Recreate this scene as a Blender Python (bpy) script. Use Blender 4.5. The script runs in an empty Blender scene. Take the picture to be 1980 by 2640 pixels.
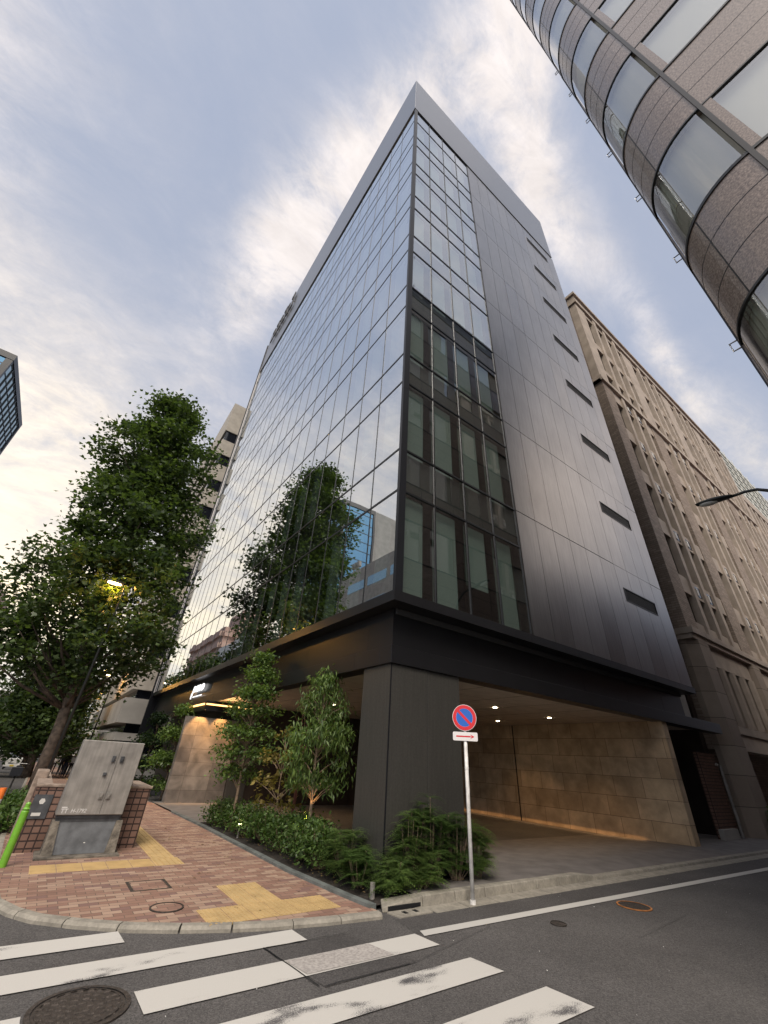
import bpy, bmesh, math, random
import numpy as np
from mathutils import Vector, Matrix
R = math.radians
random.seed(7); rng = np.random.default_rng(7)
S = bpy.context.scene
COL = S.collection

# ------------------------------------------------------------------ camera
cd = bpy.data.cameras.new("camera"); cam = bpy.data.objects.new("camera", cd); COL.objects.link(cam)
S.camera = cam
def cam_matrix(a, b, c, loc):
    F = Vector((math.sin(a)*math.cos(b), math.cos(a)*math.cos(b), math.sin(b)))
    Rt = Vector((math.cos(a), -math.sin(a), 0)); U = Rt.cross(F)
    r = Rt*math.cos(c)+U*math.sin(c); u = -Rt*math.sin(c)+U*math.cos(c)
    M = Matrix((r, u, -F)).transposed().to_4x4(); M.translation = loc
    return M
cam.matrix_world = cam_matrix(R(34.573), R(31.964), R(3.704), Vector((0, 0, 1.65)))
cd.sensor_fit = 'HORIZONTAL'; cd.sensor_width = 36; cd.lens = 1030.56/1980*36
cd.clip_start = 0.05; cd.clip_end = 2000
S.render.resolution_x = 768; S.render.resolution_y = 1024

# ------------------------------------------------------------------ light
SUN_EL, SUN_AZ = 50, -143          # azimuth from +Y towards +X
S.view_settings.view_transform = 'Standard'; S.view_settings.look = 'None'
S.view_settings.exposure = 1.45; S.view_settings.gamma = 1
W = bpy.data.worlds.new("World"); S.world = W; W.use_nodes = True
nt = W.node_tree; nt.nodes.clear()
def N(t, **k):
    n = nt.nodes.new(t)
    for a, v in k.items(): setattr(n, a, v)
    return n
def L(a, b): nt.links.new(a, b)
def math_(op, a, b=None, clamp=False):
    n = N('ShaderNodeMath', operation=op, use_clamp=clamp)
    for i, v in enumerate((a, b)):
        if v is None: continue
        if isinstance(v, (int, float)): n.inputs[i].default_value = v
        else: L(v, n.inputs[i])
    return n.outputs[0]
out = N('ShaderNodeOutputWorld'); bg = N('ShaderNodeBackground'); L(bg.outputs[0], out.inputs[0])
sky = N('ShaderNodeTexSky', sky_type='NISHITA', sun_disc=False)
sky.sun_elevation = R(SUN_EL); sky.sun_rotation = R(SUN_AZ); sky.air_density = 1.0; sky.dust_density = 2.0
tc = N('ShaderNodeTexCoord'); sep = N('ShaderNodeSeparateXYZ'); L(tc.outputs['Generated'], sep.inputs[0])
den = math_('ADD', math_('MAXIMUM', sep.outputs[2], 0.0), 0.12)
px = math_('DIVIDE', sep.outputs[0], den); py = math_('DIVIDE', sep.outputs[1], den)
den2 = math_('ADD', math_('MAXIMUM', sep.outputs[2], 0.0), 0.38)
comb = N('ShaderNodeCombineXYZ'); L(math_('DIVIDE', sep.outputs[0], den2), comb.inputs[0]); L(math_('DIVIDE', sep.outputs[1], den2), comb.inputs[1])
def noise(vec, scale, detail, rough, dist=0.0, rot=0.0, sc=(1, 1, 1), loc=(0, 0, 0)):
    m = N('ShaderNodeMapping'); m.inputs['Rotation'].default_value = (0, 0, rot); m.inputs['Scale'].default_value = sc
    m.inputs['Location'].default_value = loc
    m.vector_type = 'POINT'; L(vec, m.inputs[0])
    n = N('ShaderNodeTexNoise'); n.inputs['Scale'].default_value = scale; n.inputs['Detail'].default_value = detail
    n.inputs['Roughness'].default_value = rough; n.inputs['Distortion'].default_value = dist
    L(m.outputs[0], n.inputs['Vector']); return n.outputs['Fac']
def blob(x, y, sx, sy, rot, amp):
    """soft elliptical bank of cloud on the cloud layer"""
    c, s = math.cos(rot), math.sin(rot)
    dx = math_('SUBTRACT', px, x); dy = math_('SUBTRACT', py, y)
    u = math_('DIVIDE', math_('ADD', math_('MULTIPLY', dx, c), math_('MULTIPLY', dy, s)), sx)
    v = math_('DIVIDE', math_('SUBTRACT', math_('MULTIPLY', dy, c), math_('MULTIPLY', dx, s)), sy)
    r2 = math_('ADD', math_('MULTIPLY', u, u), math_('MULTIPLY', v, v))
    return math_('MULTIPLY', math_('POWER', 2.718, math_('MULTIPLY', r2, -1.0)), amp)
n1 = noise(comb.outputs[0], 4.6, 9, 0.66, 0.45, R(-35), (1.0, 1.45, 1), (0.3, 0.1, 0))
n2 = noise(comb.outputs[0], 14.0, 7, 0.70, 0.5, R(-60), (1.0, 1.6, 1), (3, 1, 0))
n3 = noise(comb.outputs[0], 1.7, 4, 0.5, 0.3)
tot = None
for b in [(0.12, 0.20, 0.32, 0.075, R(106), .88), (0.04, 0.50, 0.22, 0.08, R(98), .7), (0.27, 0.06, 0.18, 0.055, R(30), .78),
          (0.42, 0.12, 0.20, 0.045, R(8), .6), (0.86, 0.12, 0.36, 0.035, R(6), .6), (1.3, 0.10, 0.3, 0.06, R(2), .5),
          (-0.52, 0.50, 0.14, 0.30, 0, .42), (-0.38, 1.35, 0.28, 0.45, 0, .45), (-0.3, 3.0, 1.2, 1.4, 0, .75), (0.05, 1.0, 0.2, .3, 0, .22),
          (-1.3, 0.5, .9, .9, 0, .6), (0.5, -.75, .55, .5, 0.4, .9), (-.5, -1.2, .6, .8, 0, .7), (1.6, -1.6, .8, .8, 0, .7)]:  # last three: out-of-view banks added to brighten the tower's right face
    o = blob(*b); tot = o if tot is None else math_('ADD', tot, o)
wis = math_('ADD', math_('MULTIPLY', n1, 0.75), math_('MULTIPLY', n2, 0.35))
m1 = math_('MULTIPLY', math_('SUBTRACT', wis, 0.39), 3.2, True)
cl = math_('MULTIPLY', tot, math_('ADD', math_('MULTIPLY', m1, .85), 0.22))
haze = math_('MULTIPLY', math_('SUBTRACT', n3, 0.30), 1.0, True)
cloud = math_('ADD', cl, math_('MULTIPLY', haze, 0.16), True)
mr = N('ShaderNodeMapRange'); mr.inputs['From Min'].default_value = 0.0; mr.inputs['From Max'].default_value = 0.9
mr.interpolation_type = 'SMOOTHSTEP'; L(cloud, mr.inputs[0])
# blue part: Nishita toned down towards the photo's milky blue-grey
skys = N('ShaderNodeVectorMath', operation='SCALE'); L(sky.outputs[0], skys.inputs[0]); skys.inputs['Scale'].default_value = 1.0
base = N('ShaderNodeMixRGB'); base.inputs[0].default_value = 0.85; L(skys.outputs[0], base.inputs[1]); base.inputs[2].default_value = (2.85, 3.2, 4.05, 1)
# cloud colour: pinkish white high up, cream near the horizon
cc = N('ShaderNodeMixRGB'); cr = N('ShaderNodeMapRange'); cr.inputs['From Min'].default_value = 0.15; cr.inputs['From Max'].default_value = 0.75
L(sep.outputs[2], cr.inputs[0]); L(cr.outputs[0], cc.inputs[0])
cc.inputs[1].default_value = (7.9, 6.9, 5.3, 1); cc.inputs[2].default_value = (6.1, 5.65, 5.5, 1)
mx = N('ShaderNodeMixRGB'); L(mr.outputs[0], mx.inputs[0]); L(base.outputs[0], mx.inputs[1])
n4 = noise(comb.outputs[0], 9.0, 7, 0.68, 0.7, R(-50), (1.0, 2.2, 1), (5, 2, 0))
cv = N('ShaderNodeMapRange'); cv.inputs['From Min'].default_value = .3; cv.inputs['From Max'].default_value = .7; cv.inputs['To Min'].default_value = .88; cv.inputs['To Max'].default_value = 1.1; L(n4, cv.inputs[0])
cs = N('ShaderNodeVectorMath', operation='SCALE'); L(cc.outputs[0], cs.inputs[0]); L(cv.outputs[0], cs.inputs['Scale']); L(cs.outputs[0], mx.inputs[2])
# below the horizon: dull ground glow
hz = N('ShaderNodeMapRange'); hz.inputs['From Min'].default_value = -0.02; hz.inputs['From Max'].default_value = 0.03; L(sep.outputs[2], hz.inputs[0])
mg = N('ShaderNodeMixRGB'); L(hz.outputs[0], mg.inputs[0]); mg.inputs[1].default_value = (1.2, 1.2, 1.2, 1); L(mx.outputs[0], mg.inputs[2])
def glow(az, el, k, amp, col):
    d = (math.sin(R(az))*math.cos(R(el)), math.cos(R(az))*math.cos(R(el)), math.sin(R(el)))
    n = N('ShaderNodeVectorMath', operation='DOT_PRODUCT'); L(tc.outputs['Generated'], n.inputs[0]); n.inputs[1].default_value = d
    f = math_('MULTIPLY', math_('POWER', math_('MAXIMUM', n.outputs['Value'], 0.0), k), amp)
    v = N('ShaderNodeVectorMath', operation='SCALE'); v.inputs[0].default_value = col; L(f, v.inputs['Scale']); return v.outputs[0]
cur = mg.outputs[0]
for gl in ((SUN_AZ, SUN_EL-8, 10, 1.0, (12, 10.8, 9.2)), (127, 30, 45, 1.0, (10, 7.6, 5.2)), (-26, 3, 8, 1.0, (5.2, 3.9, 1.9))):  # first entry: unseen bright sky added behind the camera to fill the street canyon
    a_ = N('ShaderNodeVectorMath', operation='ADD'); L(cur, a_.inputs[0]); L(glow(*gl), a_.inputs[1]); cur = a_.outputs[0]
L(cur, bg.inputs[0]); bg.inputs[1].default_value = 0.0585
sl = bpy.data.lights.new("sun", 'SUN'); sun = bpy.data.objects.new("sun", sl); COL.objects.link(sun)
sl.energy = 1.05; sl.angle = R(30); sl.color = (1, .88, .74)
sd = Vector((math.sin(R(SUN_AZ))*math.cos(R(SUN_EL)), math.cos(R(SUN_AZ))*math.cos(R(SUN_EL)), math.sin(R(SUN_EL))))
sun.rotation_euler = sd.to_track_quat('Z', 'Y').to_euler(); sun.location = (-30, 10, 60)

# ------------------------------------------------------------------ materials
def mat(name, col, rough=.6, metal=0, var=0, vscale=8, bump=0, bscale=40, col2=None, spec=.5, vdet=5, emit=None, estr=0, coat=0):
    m = bpy.data.materials.new(name); m.use_nodes = True; t = m.node_tree; b = t.nodes['Principled BSDF']
    b.inputs['Base Color'].default_value = (*col, 1); b.inputs['Roughness'].default_value = rough; b.inputs['Metallic'].default_value = metal
    b.inputs['Specular IOR Level'].default_value = spec; b.inputs['Coat Weight'].default_value = coat
    if emit: b.inputs['Emission Color'].default_value = (*emit, 1); b.inputs['Emission Strength'].default_value = estr
    tcn = t.nodes.new('ShaderNodeTexCoord')
    if var:
        n = t.nodes.new('ShaderNodeTexNoise'); n.inputs['Scale'].default_value = vscale; n.inputs['Detail'].default_value = vdet
        t.links.new(tcn.outputs['Object'], n.inputs['Vector'])
        r = t.nodes.new('ShaderNodeValToRGB'); c2 = col2 or tuple(c*(1-var) for c in col)
        r.color_ramp.elements[0].position = .36; r.color_ramp.elements[1].position = .64
        r.color_ramp.elements[0].color = (*c2, 1); r.color_ramp.elements[1].color = (*(c*(1+var*.3) if not col2 else c for c in col), 1)
        t.links.new(n.outputs['Fac'], r.inputs[0]); t.links.new(r.outputs[0], b.inputs['Base Color'])
    if bump:
        n = t.nodes.new('ShaderNodeTexNoise'); n.inputs['Scale'].default_value = bscale; n.inputs['Detail'].default_value = 4
        t.links.new(tcn.outputs['Object'], n.inputs['Vector'])
        bp = t.nodes.new('ShaderNodeBump'); bp.inputs['Strength'].default_value = bump; bp.inputs['Distance'].default_value = .02
        t.links.new(n.outputs['Fac'], bp.inputs['Height']); t.links.new(bp.outputs[0], b.inputs['Normal'])
    return m
def emis(name, col, s):
    m = bpy.data.materials.new(name); m.use_nodes = True; t = m.node_tree; t.nodes.clear()
    e = t.nodes.new('ShaderNodeEmission'); e.inputs[0].default_value = (*col, 1); e.inputs[1].default_value = s
    o = t.nodes.new('ShaderNodeOutputMaterial'); t.links.new(e.outputs[0], o.inputs[0]); return m
def glass_mat(name, tint, ior, refl=(1, 1, 1), wave=0.0015, wscale=.8):
    m = bpy.data.materials.new(name); m.use_nodes = True; t = m.node_tree; t.nodes.clear()
    o = t.nodes.new('ShaderNodeOutputMaterial'); mix = t.nodes.new('ShaderNodeMixShader')
    tr = t.nodes.new('ShaderNodeBsdfTransparent'); tr.inputs[0].default_value = (*tint, 1)
    g = t.nodes.new('ShaderNodeBsdfGlossy'); g.inputs['Roughness'].default_value = 0.0; g.inputs[0].default_value = (*refl, 1)
    r0 = ((ior-1)/(ior+1))**2
    lw = t.nodes.new('ShaderNodeLayerWeight'); lw.inputs['Blend'].default_value = .5
    pw_ = t.nodes.new('ShaderNodeMath'); pw_.operation = 'POWER'; pw_.inputs[1].default_value = 4.0; t.links.new(lw.outputs['Facing'], pw_.inputs[0])
    f = t.nodes.new('ShaderNodeMath'); f.operation = 'MULTIPLY_ADD'; f.inputs[1].default_value = 1-r0; f.inputs[2].default_value = r0; t.links.new(pw_.outputs[0], f.inputs[0])
    tcn = t.nodes.new('ShaderNodeTexCoord'); n = t.nodes.new('ShaderNodeTexNoise'); n.inputs['Scale'].default_value = wscale; n.inputs['Detail'].default_value = 1
    t.links.new(tcn.outputs['Object'], n.inputs['Vector'])
    bp = t.nodes.new('ShaderNodeBump'); bp.inputs['Strength'].default_value = 1; bp.inputs['Distance'].default_value = wave
    t.links.new(n.outputs['Fac'], bp.inputs['Height']); t.links.new(bp.outputs[0], g.inputs['Normal'])
    t.links.new(f.outputs[0], mix.inputs[0]); t.links.new(tr.outputs[0], mix.inputs[1]); t.links.new(g.outputs[0], mix.inputs[2])
    t.links.new(mix.outputs[0], o.inputs[0]); return m
def brick_mat(name, ramp, bw, bh, mortar, mcol, rough=.8, axes='XY', offset=.5, msmooth=.1, bump=.3, sq=1, dirt=.25):
    """per-brick random tone; axes picks which object axes the courses lie in"""
    m = bpy.data.materials.new(name); m.use_nodes = True; t = m.node_tree; b = t.nodes['Principled BSDF']
    tcn = t.nodes.new('ShaderNodeTexCoord'); s = t.nodes.new('ShaderNodeSeparateXYZ'); c = t.nodes.new('ShaderNodeCombineXYZ')
    t.links.new(tcn.outputs['Object'], s.inputs[0])
    if axes == 'WALL':   # horizontal run = x + y so that every upright face gets courses
        a = t.nodes.new('ShaderNodeMath'); a.operation = 'ADD'; t.links.new(s.outputs[0], a.inputs[0]); t.links.new(s.outputs[1], a.inputs[1])
        t.links.new(a.outputs[0], c.inputs[0]); t.links.new(s.outputs[2], c.inputs[1])
    else:
        t.links.new(s.outputs['XYZ'.index(axes[0])], c.inputs[0]); t.links.new(s.outputs['XYZ'.index(axes[1])], c.inputs[1])
    br = t.nodes.new('ShaderNodeTexBrick'); br.inputs['Scale'].default_value = 1; br.inputs['Brick Width'].default_value = bw
    br.inputs['Row Height'].default_value = bh; br.inputs['Mortar Size'].default_value = mortar; br.inputs['Mortar Smooth'].default_value = msmooth
    br.inputs['Color1'].default_value = (0, 0, 0, 1); br.inputs['Color2'].default_value = (1, 1, 1, 1); br.inputs['Mortar'].default_value = (.5, .5, .5, 1)
    br.offset = offset; br.squash = sq
    t.links.new(c.outputs[0], br.inputs['Vector'])
    r = t.nodes.new('ShaderNodeValToRGB'); r.color_ramp.interpolation = 'CONSTANT' if len(ramp) > 2 else 'LINEAR'
    while len(r.color_ramp.elements) < len(ramp): r.color_ramp.elements.new(.5)
    for i, cc_ in enumerate(ramp):
        r.color_ramp.elements[i].position = i/len(ramp) if len(ramp) > 2 else i; r.color_ramp.elements[i].color = (*cc_, 1)
    t.links.new(br.outputs['Color'], r.inputs[0])
    n = t.nodes.new('ShaderNodeTexNoise'); n.inputs['Scale'].default_value = 1.3; n.inputs['Detail'].default_value = 8; n.inputs['Roughness'].default_value = .7
    t.links.new(tcn.outputs['Object'], n.inputs['Vector'])
    d = t.nodes.new('ShaderNodeMixRGB'); d.blend_type = 'MULTIPLY'; d.inputs[0].default_value = dirt*2
    dr = t.nodes.new('ShaderNodeMapRange'); dr.inputs['From Min'].default_value = .3; dr.inputs['From Max'].default_value = .7; dr.inputs['To Min'].default_value = .6; dr.inputs['To Max'].default_value = 1.1
    t.links.new(n.outputs['Fac'], dr.inputs[0]); t.links.new(r.outputs[0], d.inputs[1]); t.links.new(dr.outputs[0], d.inputs[2])
    mm = t.nodes.new('ShaderNodeMixRGB'); t.links.new(br.outputs['Fac'], mm.inputs[0]); t.links.new(d.outputs[0], mm.inputs[1]); mm.inputs[2].default_value = (*mcol, 1)
    t.links.new(mm.outputs[0], b.inputs['Base Color']); b.inputs['Roughness'].default_value = rough
    bp = t.nodes.new('ShaderNodeBump'); bp.inputs['Strength'].default_value = bump; bp.inputs['Distance'].default_value = .006
    iv = t.nodes.new('ShaderNodeMath'); iv.operation = 'SUBTRACT'; iv.inputs[0].default_value = 1; t.links.new(br.outputs['Fac'], iv.inputs[1])
    t.links.new(iv.outputs[0], bp.inputs['Height']); t.links.new(bp.outputs[0], b.inputs['Normal'])
    return m
def asphalt_mat(name, a, b_, patch=.25):
    m = bpy.data.materials.new(name); m.use_nodes = True; t = m.node_tree; b = t.nodes['Principled BSDF']
    tcn = t.nodes.new('ShaderNodeTexCoord')
    v = t.nodes.new('ShaderNodeTexVoronoi'); v.inputs['Scale'].default_value = 95; t.links.new(tcn.outputs['Object'], v.inputs['Vector'])
    n = t.nodes.new('ShaderNodeTexNoise'); n.inputs['Scale'].default_value = .7; n.inputs['Detail'].default_value = 9; n.inputs['Roughness'].default_value = .65
    t.links.new(tcn.outputs['Object'], n.inputs['Vector'])
    r = t.nodes.new('ShaderNodeValToRGB'); r.color_ramp.elements[0].color = (*a, 1); r.color_ramp.elements[1].color = (*b_, 1)
    r.color_ramp.elements[0].position = .1; r.color_ramp.elements[1].position = .95
    t.links.new(v.outputs['Color'], r.inputs[0])
    mr_ = t.nodes.new('ShaderNodeMapRange'); mr_.inputs['From Min'].default_value = .3; mr_.inputs['From Max'].default_value = .7
    mr_.inputs['To Min'].default_value = 1-patch; mr_.inputs['To Max'].default_value = 1+patch; t.links.new(n.outputs['Fac'], mr_.inputs[0])
    x = t.nodes.new('ShaderNodeMixRGB'); x.blend_type = 'MULTIPLY'; x.inputs[0].default_value = 1
    t.links.new(r.outputs[0], x.inputs[1]); t.links.new(mr_.outputs[0], x.inputs[2]); t.links.new(x.outputs[0], b.inputs['Base Color'])
    b.inputs['Roughness'].default_value = .85
    bp = t.nodes.new('ShaderNodeBump'); bp.inputs['Strength'].default_value = .5; bp.inputs['Distance'].default_value = .006
    t.links.new(v.outputs['Distance'], bp.inputs['Height']); t.links.new(bp.outputs[0], b.inputs['Normal'])
    return m
def paint_mat(name, col, wear=.5, seed=0):
    """road paint rubbed off in patches so that the asphalt shows"""
    m = bpy.data.materials.new(name); m.use_nodes = True; t = m.node_tree; b = t.nodes['Principled BSDF']
    tcn = t.nodes.new('ShaderNodeTexCoord')
    mp = t.nodes.new('ShaderNodeMapping'); mp.inputs['Location'].default_value = (seed, seed*.7, 0); mp.inputs['Scale'].default_value = (.8, 1.7, 1); t.links.new(tcn.outputs['Object'], mp.inputs[0])
    n = t.nodes.new('ShaderNodeTexNoise'); n.inputs['Scale'].default_value = 1.9; n.inputs['Detail'].default_value = 3; t.links.new(mp.outputs[0], n.inputs['Vector'])
    n2_ = t.nodes.new('ShaderNodeTexNoise'); n2_.inputs['Scale'].default_value = 100; n2_.inputs['Detail'].default_value = 4; n2_.inputs['Roughness'].default_value = .8; t.links.new(tcn.outputs['Object'], n2_.inputs['Vector'])
    a = t.nodes.new('ShaderNodeMath'); a.operation = 'MULTIPLY_ADD'; t.links.new(n.outputs['Fac'], a.inputs[0]); a.inputs[1].default_value = 1.9; a.inputs[2].default_value = -.95
    c = t.nodes.new('ShaderNodeMath'); c.operation = 'ADD'; t.links.new(a.outputs[0], c.inputs[0]); t.links.new(n2_.outputs['Fac'], c.inputs[1])
    mr_ = t.nodes.new('ShaderNodeMapRange'); mr_.inputs['From Min'].default_value = .72-.25*wear+.25; mr_.inputs['From Max'].default_value = .86-.25*wear+.25
    mr_.interpolation_type = 'SMOOTHSTEP'; t.links.new(c.outputs[0], mr_.inputs[0])
    x = t.nodes.new('ShaderNodeMixRGB'); t.links.new(mr_.outputs[0], x.inputs[0]); x.inputs[1].default_value = (*col, 1); x.inputs[2].default_value = (.09, .088, .092, 1)
    y = t.nodes.new('ShaderNodeMixRGB'); y.blend_type = 'MULTIPLY'; y.inputs[0].default_value = .25; t.links.new(x.outputs[0], y.inputs[1]); t.links.new(n2_.outputs['Fac'], y.inputs[2])
    t.links.new(y.outputs[0], b.inputs['Base Color']); b.inputs['Roughness'].default_value = .7
    return m
def leaf_mat(name, c1, c2, trans=.35):
    m = bpy.data.materials.new(name); m.use_nodes = True; t = m.node_tree; t.nodes.clear()
    g = t.nodes.new('ShaderNodeNewGeometry'); r = t.nodes.new('ShaderNodeValToRGB')
    r.color_ramp.elements[0].color = (*c1, 1); r.color_ramp.elements[1].color = (*c2, 1)
    t.links.new(g.outputs['Random Per Island'], r.inputs[0])
    tcn = t.nodes.new('ShaderNodeTexCoord'); n = t.nodes.new('ShaderNodeTexNoise'); n.inputs['Scale'].default_value = 1.1; n.inputs['Detail'].default_value = 2
    t.links.new(tcn.outputs['Object'], n.inputs['Vector'])
    mr_ = t.nodes.new('ShaderNodeMapRange'); mr_.inputs['From Min'].default_value = .3; mr_.inputs['From Max'].default_value = .7; mr_.inputs['To Min'].default_value = .6; mr_.inputs['To Max'].default_value = 1.35
    t.links.new(n.outputs['Fac'], mr_.inputs[0])
    x = t.nodes.new('ShaderNodeMixRGB'); x.blend_type = 'MULTIPLY'; x.inputs[0].default_value = 1; t.links.new(r.outputs[0], x.inputs[1]); t.links.new(mr_.outputs[0], x.inputs[2])
    p = t.nodes.new('ShaderNodeBsdfPrincipled'); p.inputs['Roughness'].default_value = .45; p.inputs['Specular IOR Level'].default_value = .35
    t.links.new(x.outputs[0], p.inputs['Base Color'])
    tr = t.nodes.new('ShaderNodeBsdfTranslucent')
    hs = t.nodes.new('ShaderNodeMixRGB'); hs.blend_type = 'MULTIPLY'; hs.inputs[0].default_value = 1; hs.inputs[2].default_value = (1.3, 1.4, .5, 1); t.links.new(x.outputs[0], hs.inputs[1])
    t.links.new(hs.outputs[0], tr.inputs[0])
    mi = t.nodes.new('ShaderNodeMixShader'); mi.inputs[0].default_value = trans; t.links.new(p.outputs[0], mi.inputs[1]); t.links.new(tr.outputs[0], mi.inputs[2])
    o = t.nodes.new('ShaderNodeOutputMaterial'); t.links.new(mi.outputs[0], o.inputs[0]); return m
M = dict(
 asphalt=asphalt_mat('asphalt', (.044, .042, .0415), (.125, .118, .115), .2),
 patch=asphalt_mat('asphalt_patch', (.036, .034, .034), (.102, .096, .094), .25),
 paver=brick_mat('brick_paving', [(.235, .135, .10), (.34, .225, .165), (.27, .155, .115), (.39, .27, .20), (.295, .175, .13), (.215, .125, .105), (.36, .245, .18), (.28, .165, .12)], .2, .1, .0035, (.09, .07, .055), .85, 'XY', .5, dirt=.22),
 tactile=mat('tactile_tile', (.50, .355, .165), .7, var=.14, vscale=5, bump=.15),
 kerb=mat('kerb_concrete', (.28, .26, .22), .9, var=.22, vscale=6, bump=.2, bscale=60),
 kerbd=mat('planter_edging', (.13, .145, .14), .85, var=.35, vscale=6, bump=.2),
 granitepave=mat('driveway_paving', (.15, .138, .132), .8, var=.22, vscale=3, bump=.15),
 soil=mat('soil', (.028, .022, .018), .95, var=.6, vscale=14, bump=.9, bscale=25),
 glass=glass_mat('tinted_glass', (.84, .93, .89), 4.2, (.94, .97, 1.0)),
 glassL=glass_mat('mirror_glass', (.84, .93, .89), 10, (.88, .925, .97)),
 glass2=glass_mat('bronze_glass', (.8, .82, .78), 3.0, (.95, .97, 1)),
 mull=mat('dark_mullion', (.035, .037, .04), .38, .6, spec=.5),
 black=mat('black_anodised_metal', (.014, .015, .019), .42, .3),
 beam=mat('dark_steel_panel', (.020, .020, .023), .36, .4, var=.1, vscale=2),
 clad=mat('dark_metallic_cladding', (.31, .305, .305), .30, .93, var=.12, vscale=.5, bump=.03, bscale=.6),
 parapet=mat('pale_metallic_panel', (.23, .235, .245), .3, .85),
 columnm=mat('column_panel', (.085, .082, .076), .42, .5, var=.12, vscale=30),
 blind=mat('roller_blind', (.185, .225, .22), .9),
 inner=mat('office_interior', (.05, .05, .052), .9),
 spandrel=mat('spandrel_backing', (.045, .042, .045), .7),
 louvre=mat('louvre_metal', (.05, .05, .05), .5, .5),
 soffit=mat('soffit_panel', (.60, .52, .43), .6, var=.12, vscale=3),
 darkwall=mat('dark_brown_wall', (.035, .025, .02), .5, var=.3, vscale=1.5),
 stone=brick_mat('warm_stone_tile', [(.46, .34, .215), (.62, .48, .325)], .95, .56, .006, (.09, .06, .04), .55, 'WALL', .35, bump=.2, dirt=.45),
 estone=brick_mat('grey_stone_tile', [(.13, .115, .105), (.21, .19, .17)], .9, .42, .006, (.08, .07, .06), .5, 'WALL', 0, bump=.2, dirt=.45),
 beige=mat('beige_stone', (.41, .35, .295), .8, var=.2, vscale=1.2, bump=.1, bscale=10),
 beigeb=brick_mat('beige_brick', [(.25, .20, .165), (.36, .295, .245)], .34, .11, .01, (.17, .135, .105), .85, 'WALL', .5, bump=.5, dirt=.25),
 beigegl=mat('dark_window_glass', (.02, .022, .022), .06, spec=.6),
 granite=None,
 concrete=mat('pale_concrete', (.42, .39, .345), .85, var=.18, vscale=1.5, bump=.1),
 concrete2=mat('grey_concrete', (.33, .32, .30), .85, var=.15, vscale=1),
 darkwin=mat('dark_window', (.012, .014, .02), .08, spec=.8),
 blueglass=mat('blue_glass', (.10, .22, .36), .05, .75),
 tealglass=mat('teal_glass', (.30, .42, .45), .05, .85),
 pink=mat('pink_render', (.48, .33, .27), .85, var=.1, vscale=.5),
 white=mat('white_render', (.62, .61, .58), .8, var=.1, vscale=.5),
 greengl=mat('pale_green_glass', (.60, .64, .58), .45, .1, var=.15, vscale=.2),
 bark=mat('plane_bark', (.15, .115, .09), .9, var=.55, vscale=5, bump=.8, bscale=12, col2=(.055, .043, .034)),
 barkl=mat('young_bark', (.26, .19, .13), .9, var=.4, vscale=20, bump=.5, bscale=60),
 leaf=leaf_mat('plane_leaf', (.034, .060, .026), (.092, .135, .050), .42),
 leafd=leaf_mat('dark_leaf', (.022, .045, .022), (.06, .105, .035), .3),
 leafs=leaf_mat('shrub_leaf', (.035, .075, .020), (.115, .19, .05), .3),
 leaff=leaf_mat('feathery_leaf', (.05, .095, .032), (.17, .25, .07), .38),
 leafy=leaf_mat('autumn_leaf', (.13, .12, .03), (.26, .20, .06), .4),
 leafb=leaf_mat('bright_leaf', (.10, .16, .04), (.22, .29, .09), .4),
 steel=mat('weathered_steel', (.30, .285, .265), .55, .35, var=.22, vscale=5, bump=.12, bscale=90),
 steelg=mat('grey_plate', (.095, .10, .108), .5, .4, var=.35, vscale=6, bump=.1, bscale=50),
 plinth=mat('old_concrete', (.16, .14, .115), .95, var=.55, vscale=9, bump=.9, bscale=30),
 tile=brick_mat('brown_wall_tile', [(.15, .085, .062), (.21, .125, .095)], .118, .10, .011, (.028, .015, .012), .55, 'WALL', 0, bump=.6, dirt=.25),
 cap=mat('wall_coping', (.30, .235, .19), .9, var=.35, vscale=10, bump=.3),
 iron=mat('cast_iron', (.085, .072, .063), .6, .5, var=.4, vscale=30, bump=.6, bscale=90),
 rust=mat('rusty_ring', (.42, .17, .05), .8, var=.4, vscale=12),
 orange=mat('orange_plastic', (.85, .20, .03), .5), whitep=mat('white_plastic', (.75, .75, .72), .45),
 green=mat('green_bollard_paint', (.16, .40, .03), .38, coat=.3, var=.1, vscale=12),
 signw=mat('sign_white', (.72, .70, .70), .4), signr=mat('sign_red', (.62, .02, .03), .4), signb=mat('sign_blue', (.015, .12, .50), .4),
 pole=mat('white_pole_paint', (.74, .73, .71), .5, var=.25, vscale=9),
 lampm=mat('lamp_metal', (.05, .055, .055), .45, .5), lens=mat('lamp_lens', (.55, .55, .52), .15),
 logo=emis('logo_light', (1, .98, .97), .62), warm=emis('warm_strip', (1, .50, .16), 1.6), dl=emis('downlight_lens', (1, .82, .5), 14),
 streetl=emis('street_lamp_light', (1, .68, .30), 12), officel=emis('ceiling_lamp', (1, .75, .4), 2.2), greenl=emis('green_light', (.1, 1, .45), 5),
 skin=mat('skin', (.45, .28, .2), .6), cblack=mat('black_cloth', (.02, .02, .024), .85), cnavy=mat('navy_cloth', (.03, .045, .09), .85),
 cwhite=mat('white_cloth', (.6, .6, .62), .85), cgrey=mat('grey_cloth', (.15, .15, .16), .85), cbeige=mat('beige_cloth', (.4, .32, .22), .85), hair=mat('dark_hair', (.012, .01, .009), .6),
 truckp=mat('white_car_paint', (.62, .62, .60), .3, coat=.5), tyre=mat('tyre', (.02, .02, .02), .8), carglass=mat('windscreen', (.04, .05, .055), .06, spec=.8),
 yellow=mat('yellow_panel', (.55, .42, .05), .6), brownp=mat('red_brown_panel', (.16, .06, .045), .6),
 chrome=mat('bright_steel', (.5, .5, .5), .3, .9),
)
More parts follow.
